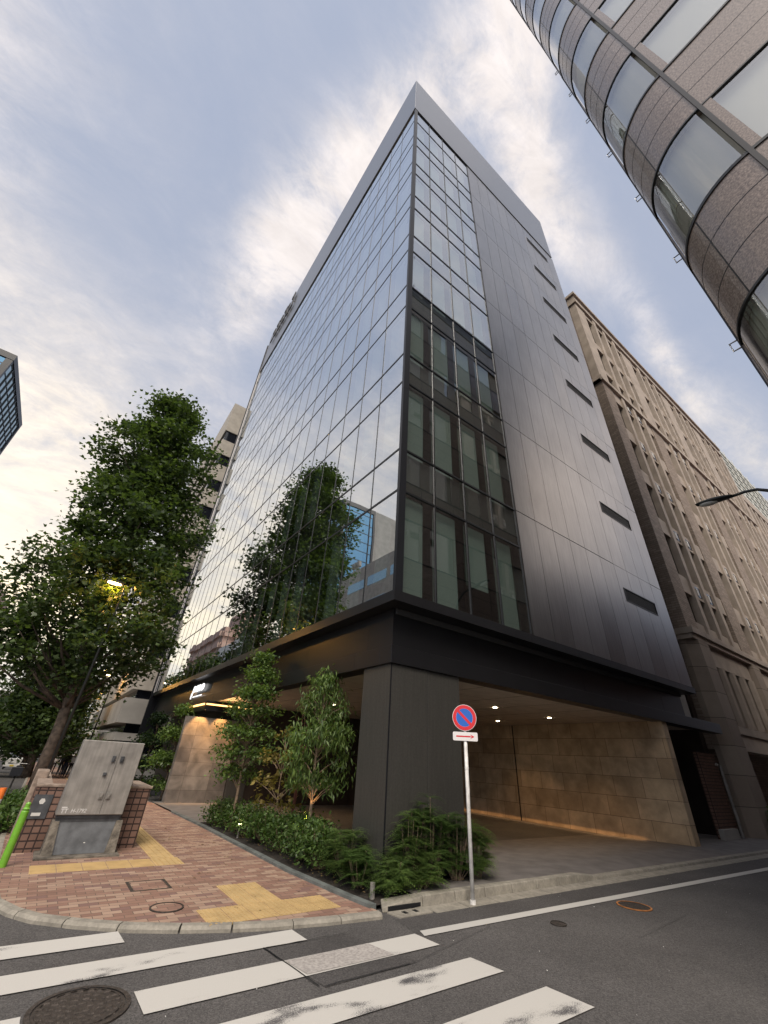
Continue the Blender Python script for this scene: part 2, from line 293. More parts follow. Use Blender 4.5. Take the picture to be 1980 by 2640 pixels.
def streaks(m, amt=.3):
    t = m.node_tree; b = t.nodes['Principled BSDF']; src = b.inputs['Base Color'].links[0].from_socket
    tcn = t.nodes.new('ShaderNodeTexCoord'); mp = t.nodes.new('ShaderNodeMapping'); mp.inputs['Scale'].default_value = (22, 22, 1.3); t.links.new(tcn.outputs['Object'], mp.inputs[0])
    n = t.nodes.new('ShaderNodeTexNoise'); n.inputs['Scale'].default_value = 1; n.inputs['Detail'].default_value = 5; t.links.new(mp.outputs[0], n.inputs['Vector'])
    r = t.nodes.new('ShaderNodeMapRange'); r.inputs['From Min'].default_value = .35; r.inputs['From Max'].default_value = .65; r.inputs['To Min'].default_value = 1-amt; r.inputs['To Max'].default_value = 1.08
    x = t.nodes.new('ShaderNodeMixRGB'); x.blend_type = 'MULTIPLY'; x.inputs[0].default_value = 1
    t.links.new(n.outputs['Fac'], r.inputs[0]); t.links.new(src, x.inputs[1]); t.links.new(r.outputs[0], x.inputs[2]); t.links.new(x.outputs[0], b.inputs['Base Color'])
def islandvar(m, lo, hi):
    t = m.node_tree; b = t.nodes['Principled BSDF']; src = b.inputs['Base Color'].links[0].from_socket
    g_ = t.nodes.new('ShaderNodeNewGeometry'); r = t.nodes.new('ShaderNodeMapRange'); r.inputs['To Min'].default_value = lo; r.inputs['To Max'].default_value = hi
    x = t.nodes.new('ShaderNodeMixRGB'); x.blend_type = 'MULTIPLY'; x.inputs[0].default_value = 1
    t.links.new(g_.outputs['Random Per Island'], r.inputs[0]); t.links.new(src, x.inputs[1]); t.links.new(r.outputs[0], x.inputs[2]); t.links.new(x.outputs[0], b.inputs['Base Color'])
    r2 = t.nodes.new('ShaderNodeMapRange'); r2.inputs['To Min'].default_value = .27; r2.inputs['To Max'].default_value = .34; t.links.new(g_.outputs['Random Per Island'], r2.inputs[0]); t.links.new(r2.outputs[0], b.inputs['Roughness'])
def mottle(m, scale, amt):
    t = m.node_tree; b = t.nodes['Principled BSDF']; src = b.inputs['Base Color'].links[0].from_socket
    tcn = t.nodes.new('ShaderNodeTexCoord'); n = t.nodes.new('ShaderNodeTexNoise'); n.inputs['Scale'].default_value = scale; n.inputs['Detail'].default_value = 7; n.inputs['Distortion'].default_value = .6
    t.links.new(tcn.outputs['Object'], n.inputs['Vector'])
    r = t.nodes.new('ShaderNodeMapRange'); r.inputs['From Min'].default_value = .35; r.inputs['From Max'].default_value = .65; r.inputs['To Min'].default_value = 1-amt; r.inputs['To Max'].default_value = 1+amt*.6
    x = t.nodes.new('ShaderNodeMixRGB'); x.blend_type = 'MULTIPLY'; x.inputs[0].default_value = 1
    t.links.new(n.outputs['Fac'], r.inputs[0]); t.links.new(src, x.inputs[1]); t.links.new(r.outputs[0], x.inputs[2]); t.links.new(x.outputs[0], b.inputs['Base Color'])
islandvar(M['clad'], .86, 1.06); mottle(M['stone'], 1.5, .24); mottle(M['estone'], 2.2, .35); streaks(M['steel'], .14); streaks(M['columnm'], .05); streaks(M['clad'], .08); streaks(M['pole'], .1); mottle(M['kerb'], 30, .14)
def granite():
    m = bpy.data.materials.new('speckled_granite'); m.use_nodes = True; t = m.node_tree; b = t.nodes['Principled BSDF']
    tcn = t.nodes.new('ShaderNodeTexCoord')
    n = t.nodes.new('ShaderNodeTexNoise'); n.inputs['Scale'].default_value = 34; n.inputs['Detail'].default_value = 5; n.inputs['Roughness'].default_value = .7
    n0 = t.nodes.new('ShaderNodeTexNoise'); n0.inputs['Scale'].default_value = .5; n0.inputs['Detail'].default_value = 3
    t.links.new(tcn.outputs['Object'], n.inputs['Vector']); t.links.new(tcn.outputs['Object'], n0.inputs['Vector'])
    r = t.nodes.new('ShaderNodeValToRGB'); e = r.color_ramp.elements; e[0].position = .36; e[0].color = (.13, .105, .092, 1); e[1].position = .66; e[1].color = (.36, .295, .255, 1)
    k = r.color_ramp.elements.new(.5); k.color = (.225, .182, .158, 1)
    t.links.new(n.outputs['Fac'], r.inputs[0])
    x = t.nodes.new('ShaderNodeMixRGB'); x.blend_type = 'MULTIPLY'; x.inputs[0].default_value = .5; t.links.new(r.outputs[0], x.inputs[1]); t.links.new(n0.outputs['Color'], x.inputs[2])
    t.links.new(r.outputs[0], b.inputs['Base Color']); b.inputs['Roughness'].default_value = .22; b.inputs['Specular IOR Level'].default_value = .6
    return m
M['granite'] = granite()

# ------------------------------------------------------------------ mesh helpers
class MB:
    """collects geometry with numpy-friendly lists, links it as ONE mesh object"""
    def __init__(s): s.v = []; s.f = []; s.mi = []
    def add(s, vs, fs, mi=0):
        o = len(s.v); s.v += [tuple(p) for p in vs]; s.f += [tuple(i+o for i in f) for f in fs]; s.mi += [mi]*len(fs); return s
    def box(s, x0, y0, z0, x1, y1, z1, mi=0):
        v = [(x0, y0, z0), (x1, y0, z0), (x1, y1, z0), (x0, y1, z0), (x0, y0, z1), (x1, y0, z1), (x1, y1, z1), (x0, y1, z1)]
        return s.add(v, [(3, 2, 1, 0), (4, 5, 6, 7), (0, 1, 5, 4), (1, 2, 6, 5), (2, 3, 7, 6), (3, 0, 4, 7)], mi)
    def quad(s, a, b, c, d, mi=0): return s.add([a, b, c, d], [(0, 1, 2, 3)], mi)
    def prism(s, poly, z0, z1, mi=0):
        n = len(poly); v = [(x, y, z0) for x, y in poly]+[(x, y, z1) for x, y in poly]
        return s.add(v, [tuple(range(n-1, -1, -1)), tuple(range(n, 2*n))]+[(i, (i+1) % n, (i+1) % n+n, i+n) for i in range(n)], mi)
    def tube(s, pts, rad, n=8, cap=True, mi=0):
        pts = [Vector(p) for p in pts]; rs = rad if isinstance(rad, (list, tuple)) else [rad]*len(pts); vs = []; fs = []
        up = Vector((.03, .05, 1)).normalized()
        for i, p in enumerate(pts):
            d = (pts[min(i+1, len(pts)-1)]-pts[max(i-1, 0)]).normalized()
            a = d.cross(up if abs(d.dot(up)) < .95 else Vector((1, 0, 0))).normalized(); b = d.cross(a)
            for k in range(n):
                t = 2*math.pi*k/n; vs.append(p+(a*math.cos(t)+b*math.sin(t))*rs[i])
        for i in range(len(pts)-1):
            for k in range(n): fs.append((i*n+k, i*n+(k+1) % n, (i+1)*n+(k+1) % n, (i+1)*n+k))
        if cap: fs += [tuple(range(n-1, -1, -1)), tuple((len(pts)-1)*n+k for k in range(n))]
        return s.add(vs, fs, mi)
    def cyl(s, x, y, z0, z1, r, n=24, mi=0): return s.tube([(x, y, z0), (x, y, z1)], r, n, True, mi)
    def build(s, name, m, parent=None, smooth=False, bevel=0, origin=None):
        me = bpy.data.meshes.new(name); me.from_pydata(s.v, [], s.f); me.update()
        for mm in (m if isinstance(m, (list, tuple)) else [m]): me.materials.append(mm)
        if any(s.mi): me.polygons.foreach_set('material_index', s.mi)
        if smooth: me.polygons.foreach_set('use_smooth', [True]*len(me.polygons))
        o = bpy.data.objects.new(name, me); COL.objects.link(o)
        if parent: o.parent = parent; o.matrix_parent_inverse = Matrix.Identity(4)
        if parent: me.transform(Matrix.Translation(-world_loc(parent)))
        elif origin: me.transform(Matrix.Translation(-Vector(origin))); o.location = origin
        if bevel:
            b = o.modifiers.new('bevel', 'BEVEL'); b.width = bevel; b.segments = 2; b.limit_method = 'ANGLE'; b.harden_normals = False
        return o
def world_loc(o):
    v = Vector(o.location)
    while o.parent: o = o.parent; v += o.location
    return v
def tag(o, label, cat, group=None, kind=None):
    if label: o['label'] = label
    if cat: o['category'] = cat
    if group: o['group'] = group
    if kind: o['kind'] = kind
    return o
def struct(o): o['kind'] = 'structure'; return o
def thing(name, loc, label, cat, group=None):
    o = bpy.data.objects.new(name, None); o.location = loc; o.empty_display_size = .2; COL.objects.link(o)
    return tag(o, label, cat, group)
def dup(root, loc, label=None, rotz=None, scale=None):
    r = root.copy(); COL.objects.link(r); r.location = loc
    if label: r['label'] = label
    if rotz is not None: r.rotation_euler = (0, 0, rotz)
    if scale: r.scale = (scale,)*3
    def rec(a, b):
        for ch in list(a.children):
            c = ch.copy(); COL.objects.link(c); c.parent = b; rec(ch, c)
    rec(root, r)
    return r
def text_mesh(txt, size, name, m, parent, mw, extrude=.01, shear=0, bold=0):
    c = bpy.data.curves.new('t', 'FONT'); c.body = txt; c.size = size; c.extrude = extrude; c.shear = shear; c.offset = bold
    c.align_x = 'LEFT'; c.space_character = 1.12 if txt == 'pmo' else 1
    o = bpy.data.objects.new('t', c); COL.objects.link(o); bpy.context.view_layer.update()
    me = bpy.data.meshes.new_from_object(o.evaluated_get(bpy.context.evaluated_depsgraph_get())); bpy.data.objects.remove(o)
    me.transform(mw); me.transform(Matrix.Translation(-world_loc(parent))); me.materials.clear(); me.materials.append(m); me.name = name
    r = bpy.data.objects.new(name, me); COL.objects.link(r); r.parent = parent; return r
def face_matrix(origin, xdir, zdir=(0, 0, 1)):
    """local x -> xdir, local y -> up, for text standing on a wall"""
    x = Vector(xdir).normalized(); y = Vector(zdir).normalized(); z = x.cross(y)
    m = Matrix((x, y, z)).transposed().to_4x4(); m.translation = origin; return m

# ------------------------------------------------------------------ ground
def gz(y): return -0.027*max(0.0, min(y, 140)-18)
ys = [-40, -10, 0, 5, 10, 18, 30, 45, 60, 80, 100, 140, 400, 900]; xs = [-600, -200, -60, -20, -10, -5, 0, 5, 10, 30, 80, 250, 700]
g = MB(); g.v = [(x, y, gz(y)) for y in ys for x in xs]; nx = len(xs)
g.f = [(j*nx+i, j*nx+i+1, (j+1)*nx+i+1, (j+1)*nx+i) for j in range(len(ys)-1) for i in range(nx-1)]; g.mi = [0]*len(g.f)
road = struct(g.build('road', M['asphalt']))
pk = .97      # pavement stands 5 cm above the road
PZ = .05
inner = [(.05, 150), (.05, 60), (.05, 30), (.05, 18), (.06, 12), (.12, 9), (.25, 7.72), (.44, 7.28), (.64, 6.97), (1.0, 6.64), (1.46, 6.31), (1.9, 6.09), (2.39, 5.9), (2.8, 5.78), (3.48, 5.65), (4.16, 5.58)]
edge = [(4.15, 5.70), (4.09, 6.25), (3.96, 7.8), (3.90, 12.61), (3.75, 16), (3.7, 18), (3.7, 30), (3.7, 60), (3.7, 150)]
def offset_poly(P, d):
    o = []
    for i, p in enumerate(P):
        a = Vector(P[max(i-1, 0)]); b = Vector(P[min(i+1, len(P)-1)]); t = (b-a).normalized(); o.append((p[0]-t.y*-d*-1, p[1]+t.x*d*-1))
    return o
def strip(mb, A, B, zf, mi=0):
    n = len(A); v = [(x, y, zf(y)) for x, y in A]+[(x, y, zf(y)) for x, y in B]
    mb.add(v, [(i, i+1, n+i+1, n+i) for i in range(n-1)], mi)
# brick pavement: fan of quads between inner kerb line and planter edge
pv = MB()
def interp(P, y):
    for a, b in zip(P, P[1:]):
        if min(a[1], b[1])-1e-9 <= y <= max(a[1], b[1])+1e-9 and a[1] != b[1]: return a[0]+(b[0]-a[0])*(y-a[1])/(b[1]-a[1])
    return P[-1][0]
yy = sorted({p[1] for p in inner} | {p[1] for p in edge if p[1] > 5.7} | {20, 25, 35, 45, 80, 110})
yy = [y for y in yy]
for a, b in zip(yy, yy[1:]):
    xa0, xb0 = interp(inner, a), interp(inner, b)
    xa1 = interp(edge, a) if a >= 5.70 else 4.16; xb1 = interp(edge, b) if b >= 5.70 else 4.16
    pv.add([(xa0, a, gz(a)+PZ), (xa1, a, gz(a)+PZ), (xb1, b, gz(b)+PZ), (xb0, b, gz(b)+PZ)], [(0, 1, 2, 3)])
pave = struct(pv.build('brick_pavement', M['paver']))
# corner kerb, in stones with joints
def out_off(P, d):
    o = []
    for i, p in enumerate(P):
        a = Vector(P[max(i-1, 0)]); b = Vector(P[min(i+1, len(P)-1)]); t = (b-a).normalized(); n = Vector((t.y, -t.x))
        o.append((p[0]+n.x*d, p[1]+n.y*d))
    return o
def resample(P, step, y_max=60):
    P = [p for p in P if p[1] <= y_max]; o = [Vector(P[0])]
    for a, b in zip(P, P[1:]):
        a = Vector(a); b = Vector(b); n = max(1, int((b-a).length/.1))
        for k in range(1, n+1): o.append(a.lerp(b, k/n))
    L_ = [0]
    for a, b in zip(o, o[1:]): L_.append(L_[-1]+(b-a).length)
    stones = []; cur = []; nxt = step
    for p, l in zip(o, L_):
        cur.append(tuple(p))
        if l >= nxt: stones.append(cur); cur = [tuple(p)]; nxt += step
    if len(cur) > 1: stones.append(cur)
    return stones
kb = MB()
def kerb_stone(mb, st, w, h0, h1, gap=.006):
    a = Vector(st[0]); b = Vector(st[-1])
    st = [tuple(a+(Vector(st[1])-a).normalized()*gap)]+st[1:-1]+[tuple(b+(Vector(st[-2])-b).normalized()*gap)]
    I = st; O = out_off(st, -w); n = len(st); O2 = out_off(st, -w+.03)
    if math.hypot(O[0][0]-3, O[0][1]-9) < math.hypot(I[0][0]-3, I[0][1]-9): O = out_off(st, w); O2 = out_off(st, w-.03)
    v = [(x, y, gz(y)+h1) for x, y in I]+[(x, y, gz(y)+h1-.004) for x, y in O2]+[(x, y, gz(y)+h1-.03) for x, y in O]+[(x, y, gz(y)-.03) for x, y in O]+[(x, y, gz(y)-.03) for x, y in I]
    f = []
    for r in range(4): f += [(r*n+i, r*n+i+1, (r+1)*n+i+1, (r+1)*n+i) for i in range(n-1)]
    f += [(0, n, 2*n, 3*n, 4*n), (4*n+n-1, 3*n+n-1, 2*n+n-1, n+n-1, n-1)]
    mb.add(v, f)
for st in resample(inner, .6): kerb_stone(kb, st, .11, 0, PZ+.008)
struct(kb.build('kerb', M['kerb'], smooth=False))
# right kerb: full height to x=8.3 then lowered, light apron in front
kr = MB()
x = 4.95
while x < 40:
    w = .62; x1 = x+w-.008; yk = 5.62-.015*(x-5)
    h = .12 if x < 8.3 else .055
    hl = .12 if x < 8.9 else .055
    kr.add([(x, yk, -.02), (x1, yk, -.02), (x1, yk+.17, -.02), (x, yk+.17, -.02), (x, yk+.02, hl), (x1, yk+.02, h), (x1, yk+.17, h), (x, yk+.17, hl)],
           [(3, 2, 1, 0), (4, 5, 6, 7), (0, 1, 5, 4), (1, 2, 6, 5), (2, 3, 7, 6), (3, 0, 4, 7)]); x += w
# ramped end stone at the corner by the planting
kr.add([(4.28, 5.66, 0), (4.94, 5.62, 0), (4.94, 5.79, 0), (4.42, 5.90, 0), (4.28, 5.68, .05), (4.94, 5.64, .12), (4.94, 5.79, .12), (4.42, 5.90, .08)],
       [(3, 2, 1, 0), (4, 5, 6, 7), (0, 1, 5, 4), (1, 2, 6, 5), (2, 3, 7, 6), (3, 0, 4, 7)])
struct(kr.build('roadside_kerb', M['kerb'], bevel=.012))
ap = MB(); x = 4.95
while x < 40:
    ap.add([(x+.004, 5.36-.015*(x-5), .004), (x+.616, 5.36-.015*(x-5), .004), (x+.616, 5.62-.015*(x-5), .010), (x+.004, 5.62-.015*(x-5), .010)], [(0, 1, 2, 3)]); x += .62
struct(ap.build('gutter_apron', M['kerb']))
# paving of the covered drive and the verge
dp = MB()
ky = lambda x: 5.78-.015*(x-4.9)
for x0, x1, z0, z1 in ((4.9, 8.3, .117, .117), (8.3, 8.95, .117, .053), (8.95, 40, .053, .05)):
    dp.add([(x0, ky(x0)+.005, z0), (x1, ky(x1)+.005, z1), (x1, 6.6, .08), (x0, 6.6, .08)], [(0, 1, 2, 3)])
dp.add([(4.9, 6.6, .08), (22, 6.6, .08), (22, 18, -.25), (4.9, 18, -.25)], [(0, 1, 2, 3)])
struct(dp.build('driveway', M['granitepave']))
ep = MB(); ep.add([(3.9, 13.3, .062), (8, 13.3, .062), (8, 18.4, .055), (3.75, 18.4, .055)], [(0, 1, 2, 3)])
struct(ep.build('entrance_paving', M['granitepave']))
bed = MB()
bed.add([(4.2, 5.78, .05), (6.75, 5.79, .09), (6.75, 6.5, .10), (5.3, 6.5, .14), (5.3, 13.3, .12), (3.98, 13.3, .05), (4.05, 7.8, .05)], [(0, 1, 2, 3, 4, 5, 6)])
struct(bed.build('planting_bed', M['soil']))
ke = MB()
E1 = [(4.22, 5.72), (4.15, 6.25), (4.02, 7.8), (3.96, 12.61), (3.86, 15.5)]; E0 = [(x-.11, y) for x, y in E1]
n = len(E1); v = [(x, y, PZ-.02) for x, y in E0]+[(x, y, PZ+.035) for x, y in E0]+[(x, y, PZ+.035) for x, y in E1]+[(x, y, PZ-.02) for x, y in E1]
ke.add(v, [(r*n+i, r*n+i+1, (r+1)*n+i+1, (r+1)*n+i) for r in range(3) for i in range(n-1)]+[(0, n, 2*n, 3*n)])
struct(ke.build('planter_edging', M['kerbd']))
# ---- road markings (children of the road)
def sheet(poly, z, name, m, parent):
    mb = MB(); mb.add([(x, y, z) for x, y in poly], [tuple(range(len(poly)))]); return mb.build(name, m, parent)
sheet([(2.5, 5.24), (3.46, 5.22), (3.72, 4.31), (2.66, 4.27)], .004, 'asphalt_patch', M['patch'], road)
sheet([(4.2, 4.9), (30, 4.1), (30, 5.0), (4.3, 5.40)], .003, 'asphalt_patch', M['patch'], road)
stripes = [[(-3, 6.02), (1.34, 5.95), (1.32, 6.28), (-3, 6.36)], [(-3, 5.26), (2.99, 5.25), (2.97, 5.59), (-3, 5.64)], [(1.28, 4.50), (4.22, 4.53), (4.18, 4.90), (1.27, 4.88)],
           [(-3, 4.5), (.54, 4.5), (.55, 4.85), (-3, 4.87)], [(-3, 3.74), (4.34, 3.76), (4.28, 4.14), (-3, 4.12)], [(-3, 2.92), (4.49, 2.94), (4.44, 3.37), (-3, 3.34)],
           [(-3, 2.15), (4.6, 2.17), (4.55, 2.56), (-3, 2.54)]]
for i, p in enumerate(stripes): sheet(p, .009, 'crossing_stripe', paint_mat('road_paint', (.60, .585, .55), [.7, .8, .95, .7, 1.35, 1.1, .9][i], i*3.1), road)
sheet([(4.24, 4.80), (15.1, 4.48), (40, 3.7), (40, 3.88), (15.1, 4.64), (4.3, 4.95)], .008, 'edge_line', paint_mat('line_paint', (.56, .55, .52), .35, 5), road)
sheet([(2.62, 4.535), (3.60, 4.535), (3.52, 4.89), (2.56, 4.87)], .013, 'faded_stripe_patch', mat('faded_paint', (.40, .375, .355), .8, var=.3, vscale=40), road)
crk = MB(); rc_ = random.Random(12)
def crack(p, ang, n, w, z=.0055):
    x, y = p; pts = []
    for i in range(n): pts.append((x, y)); ang += rc_.uniform(-.35, .35); st_ = rc_.uniform(.05, .14); x += math.cos(ang)*st_; y += math.sin(ang)*st_
    for a, b in zip(pts, pts[1:]):
        d = Vector((b[0]-a[0], b[1]-a[1])).normalized(); ww = w*rc_.uniform(.4, 1.2); nx_, ny_ = -d.y*ww, d.x*ww
        crk.add([(a[0]-nx_, a[1]-ny_, z), (b[0]-nx_, b[1]-ny_, z), (b[0]+nx_, b[1]+ny_, z), (a[0]+nx_, a[1]+ny_, z)], [(0, 1, 2, 3)])
for p, a, n, w_ in (((2.50, 5.25), -1.45, 9, .006), ((2.52, 5.24), .0, 9, .004), ((2.66, 4.28), .02, 9, .005), ((3.72, 4.31), .25, 14, .002), ((6.6, 3.6), .1, 16, .0015), ((9.5, 3.4), .5, 12, .0015)):
    x0, y0 = p; pts = [(x0+.12*q*math.cos(a)+rc_.uniform(-.004, .004), y0+.12*q*math.sin(a)+rc_.uniform(-.004, .004)) for q in range(n)]
    for u, v_ in zip(pts, pts[1:]):
        d = Vector((v_[0]-u[0], v_[1]-u[1])).normalized(); nx_, ny_ = -d.y*w_, d.x*w_
        crk.add([(u[0]-nx_, u[1]-ny_, .0125), (v_[0]-nx_, v_[1]-ny_, .0125), (v_[0]+nx_, v_[1]+ny_, .0125), (u[0]+nx_, u[1]+ny_, .0125)], [(0, 1, 2, 3)])
crk.build('road_crack', M['black'], road)
lt = MB()
for i in range(60):
    x, y = rc_.uniform(.2, 12), rc_.uniform(2.4, 5.3); s_ = rc_.uniform(.004, .013); a = rc_.uniform(0, 3)
    lt.add([(x, y, .012), (x+s_*math.cos(a), y+s_*math.sin(a), .014), (x+s_*math.cos(a+1.3), y+s_*math.sin(a+1.3), .018), (x+s_*.6*math.cos(a+2.3), y+s_*.6*math.sin(a+2.3), .013)], [(0, 1, 2, 3)])
lt.build('litter', M['whitep'], road)['kind'] = 'stuff'
# ---- tactile paving (children of the pavement): sheets with real bars and studs
def tact(x0, y0, x1, y1, studs, along='y', big=False):
    mb = MB(); z = PZ+.004
    t = .30; nxq = max(1, round((x1-x0)/t)); nyq = max(1, round((y1-y0)/t)); dx = (x1-x0)/nxq; dy = (y1-y0)/nyq
    for i in range(nxq):
        for j in range(nyq):
            a, b = x0+i*dx, y0+j*dy; zz = gz(b)+z
            mb.box(a+.005, b+.005, zz-.02, a+dx-.005, b+dy-.005, zz)
            if b > 14: continue
            if studs:
                for p in range(5):
                    for q in range(5): cx, cy = a+dx*(p+.5)/5, b+dy*(q+.5)/5; s_ = .011; mb.box(cx-s_, cy-s_, zz-.001, cx+s_, cy+s_, zz+.005)
            else:
                for p in range(4):
                    if along == 'y': cx = a+dx*(p+.5)/4; mb.box(cx-.012, b+.015, zz-.001, cx+.012, b+dy-.015, zz+.005)
                    else: cy = b+dy*(p+.5)/4; mb.box(a+.015, cy-.012, zz-.001, a+dx-.015, cy+.012, zz+.005)
    return mb.build('tactile_paving', M['tactile'], pave)
k = pk
tact(2.73*k, 6.66*k, 3.33*k, 7.62*k, False); tact(2.2*k, 6.08*k, 3.92*k, 6.66*k, True)
tact(.5*k, 9.12*k, 2.2*k, 9.66*k, False, 'x'); tact(2.2*k, 9.12*k, 2.66*k, 9.66*k, True)
tact(2.22*k, 9.67*k, 2.62*k, 40, False)

# ------------------------------------------------------------------ manholes and drain
def ring(mb, cx, cy, z, r0, r1, h, n=40, mi=0):
    v = []
    for k in range(n):
        a = 2*math.pi*k/n; c, s = math.cos(a), math.sin(a)
        v += [(cx+r0*c, cy+r0*s, z+h), (cx+r1*c, cy+r1*s, z+h), (cx+r1*c, cy+r1*s, z)]
    mb.add(v, [(3*k, 3*k+1, 3*((k+1) % n)+1, 3*((k+1) % n)) for k in range(n)]+[(3*k+1, 3*k+2, 3*((k+1) % n)+2, 3*((k+1) % n)+1) for k in range(n)], mi)
def manhole(x, y, z, r, label, ringm, coverm, group=None, pattern=0):
    t = thing('manhole_cover', (x, y, z), label, 'manhole cover', group)
    a = MB(); ring(a, x, y, z, r*.90, r, .010); a.build('frame', ringm, t)
    c = MB(); c.cyl(x, y, z-.01, z+.006, r*.885, 40)
    if pattern:
        rr = random.Random(3)
        for q in range(4):
            rad = r*(.2+.19*q); m_ = 6+5*q
            for p in range(m_):
                an = 2*math.pi*(p+rr.random()*.4)/m_; cx, cy = x+rad*math.cos(an), y+rad*math.sin(an); w = r*.055
                c.add([(cx-w*1.3, cy-w*.7, z+.005), (cx+w*1.2, cy-w, z+.005), (cx+w, cy+w, z+.005), (cx-w, cy+w*.8, z+.005), (cx-w*1.1, cy-w*.5, z+.013), (cx+w, cy-w*.8, z+.013), (cx+w*.8, cy+w*.8, z+.013), (cx-w*.8, cy+w*.6, z+.013)],
                      [(4, 5, 6, 7), (0, 1, 5, 4), (1, 2, 6, 5), (2, 3, 7, 6), (3, 0, 4, 7)])
        ring(c, x, y, z+.004, r*.80, r*.83, .008)
    c.build('cover', coverm, t); return t
manhole(.90, 4.80, .003, .335, 'large dark cast iron manhole cover with raised pattern between crossing stripes', M['iron'], M['iron'], pattern=1)
manhole(8.07, 4.36, .005, .24, 'round manhole cover with rusty orange ring beyond the white edge line', M['rust'], M['iron'])
manhole(6.16, 4.38, .005, .10, 'small round iron valve cover in the dark asphalt', M['iron'], M['iron'])
manhole(1.92*pk, 6.89*pk, PZ+.001, .19, 'round manhole cover filled with red bricks in the pavement', M['iron'], M['paver'])
t = thing('access_hatch', (1.9*pk, 8.0*pk, PZ), 'rectangular access hatch with dark frame filled with bricks in the pavement', 'access hatch')
a = MB(); h0 = (1.64*pk, 7.73*pk, 2.16*pk, 8.24*pk); w = .018
for b in ((h0[0], h0[1], h0[0]+w*2.2, h0[3]), (h0[2]-w*2.2, h0[1], h0[2], h0[3]), (h0[0]+w*2.2, h0[1], h0[2]-w*2.2, h0[1]+w), (h0[0]+w*2.2, h0[3]-w, h0[2]-w*2.2, h0[3])): a.box(b[0], b[1], PZ-.01, b[2], b[3], PZ+.006)
a.build('frame', M['iron'], t)
a = MB(); a.box(h0[0]+w*2.2, h0[1]+w, PZ-.01, h0[2]-w*2.2, h0[3]-w, PZ+.003); a.build('cover', M['paver'], t)
t = thing('storm_drain', (4.65, 5.52, 0), 'concrete gutter drain cover with two slots at the kerb corner', 'storm drain')
a = MB(); a.add([(4.37, 5.39, -.01), (4.92, 5.40, -.01), (4.94, 5.60, -.01), (4.33, 5.63, -.01), (4.37, 5.39, .018), (4.92, 5.40, .018), (4.94, 5.60, .018), (4.33, 5.63, .018)],
                [(4, 5, 6, 7), (0, 1, 5, 4), (1, 2, 6, 5), (2, 3, 7, 6), (3, 0, 4, 7)]); a.build('cover', M['kerb'], t, bevel=.006)
a = MB(); a.box(4.50, 5.465, .018, 4.56, 5.55, .021); a.box(4.68, 5.465, .018, 4.74, 5.55, .021); a.build('slot', M['black'], t)
a = MB(); a.box(4.36, 5.625, .02, 4.9, 5.65, .06); a.build('inlet', M['black'], t)

# ------------------------------------------------------------------ main office tower
X1, Y1 = 4.60, 6.12             # glass planes (left face x = X1, right face y = Y1)
Z0, FH, NF = 4.578, 3.779, 8
BW, BR = 1.128, 1.098
XR = 18.45; YF = 31.0
GR = X1+.03+4*BR                 # right end of the glass on the right face
ZT = 35.30; ZP = 41.36
T = thing('office_tower', (X1, Y1, 0), 'dark eight storey office tower with mirror glass corner rising over the planted corner', 'office building')
def rows():
    for k_ in range(NF):
        z = Z0+FH*k_; yield z, z+FH*.664, False
        yield z+FH*.664, (z+FH if k_ < NF-1 else ZT), True
panes = []
for z0, z1, sp in rows():
    for i in range(22): panes.append(('L', Y1+.02+i*BW, Y1+.02+(i+1)*BW, z0, z1))
    for i in range(4): panes.append(('R', X1+.03+i*BR, X1+.03+(i+1)*BR, z0, z1))
def pane_size(p):
    d = math.hypot(X1, (p[1]+p[2])/2) if p[0] == 'L' else math.hypot((p[1]+p[2])/2, Y1)
    d = math.hypot(d, (p[3]+p[4])/2-1.65)
    c = (X1 if p[0] == 'L' else Y1)/d
    return -(p[2]-p[1])*(p[4]-p[3])*c/d**2
panes.sort(key=pane_size)
prnd = random.Random(5)
def pane_quad(mb, p):
    f, a, b, z0, z1 = p; e = .02; w = .0016
    q = [prnd.uniform(-w, w) for _ in range(2)]; d = [q[0]*(a-b)/2+q[1]*(z0-z1)/2*.6, -q[0]*(a-b)/2+q[1]*(z0-z1)/2*.6, -q[0]*(a-b)/2-q[1]*(z0-z1)/2*.6, q[0]*(a-b)/2-q[1]*(z0-z1)/2*.6]
    cs = [(a+e, z0+e), (b-e, z0+e), (b-e, z1-e), (a+e, z1-e)]
    if f == 'L': mb.add([(X1+d[i], c[0], c[1]) for i, c in enumerate(cs)][::-1], [(0, 1, 2, 3)])
    else: mb.add([(c[0], Y1+d[i], c[1]) for i, c in enumerate(cs)], [(0, 1, 2, 3)])
for p in panes[:100]:
    mb = MB(); pane_quad(mb, p); mb.build('window_pane', M['glassL' if p[0] == 'L' else 'glass'], T)
mb = MB()
for p in panes[100:]:
    n0 = len(mb.mi); pane_quad(mb, p); mb.mi[n0:] = [1 if p[0] == 'L' else 0]
o = mb.build('window_pane', [M['glass'], M['glassL']], T); o['kind'] = 'stuff'
# mullion grid (one per face)
mb = MB(); hw = .018
for i in range(23): y = Y1+.02+i*BW; mb.box(X1-.007, y-hw, Z0, X1+.05, y+hw, ZT)
for z0, z1, sp in rows(): mb.box(X1-.012, Y1+.02, z0-.027, X1+.045, Y1+.02+22*BW, z0+.027)
mb.build('mullion_grid', M['mull'], T)
mb = MB()
for i in range(5): x = X1+.03+i*BR; mb.box(x-hw, Y1-.02, Z0, x+hw, Y1+.05, ZT)
for z0, z1, sp in rows(): mb.box(X1+.03, Y1-.022, z0-.024, GR, Y1+.045, z0+.024)
mb.build('mullion_grid', M['mull'], T)
mb = MB(); mb.box(X1-.03, Y1-.06, Z0, X1+.16, Y1-.048, ZT); mb.box(X1-.03, Y1-.047, Z0, X1-.01, Y1+.03, ZT); mb.box(X1+.0, Y1-.046, Z0, X1+.16, Y1+.06, ZT); mb.build('corner_post', M['black'], T)
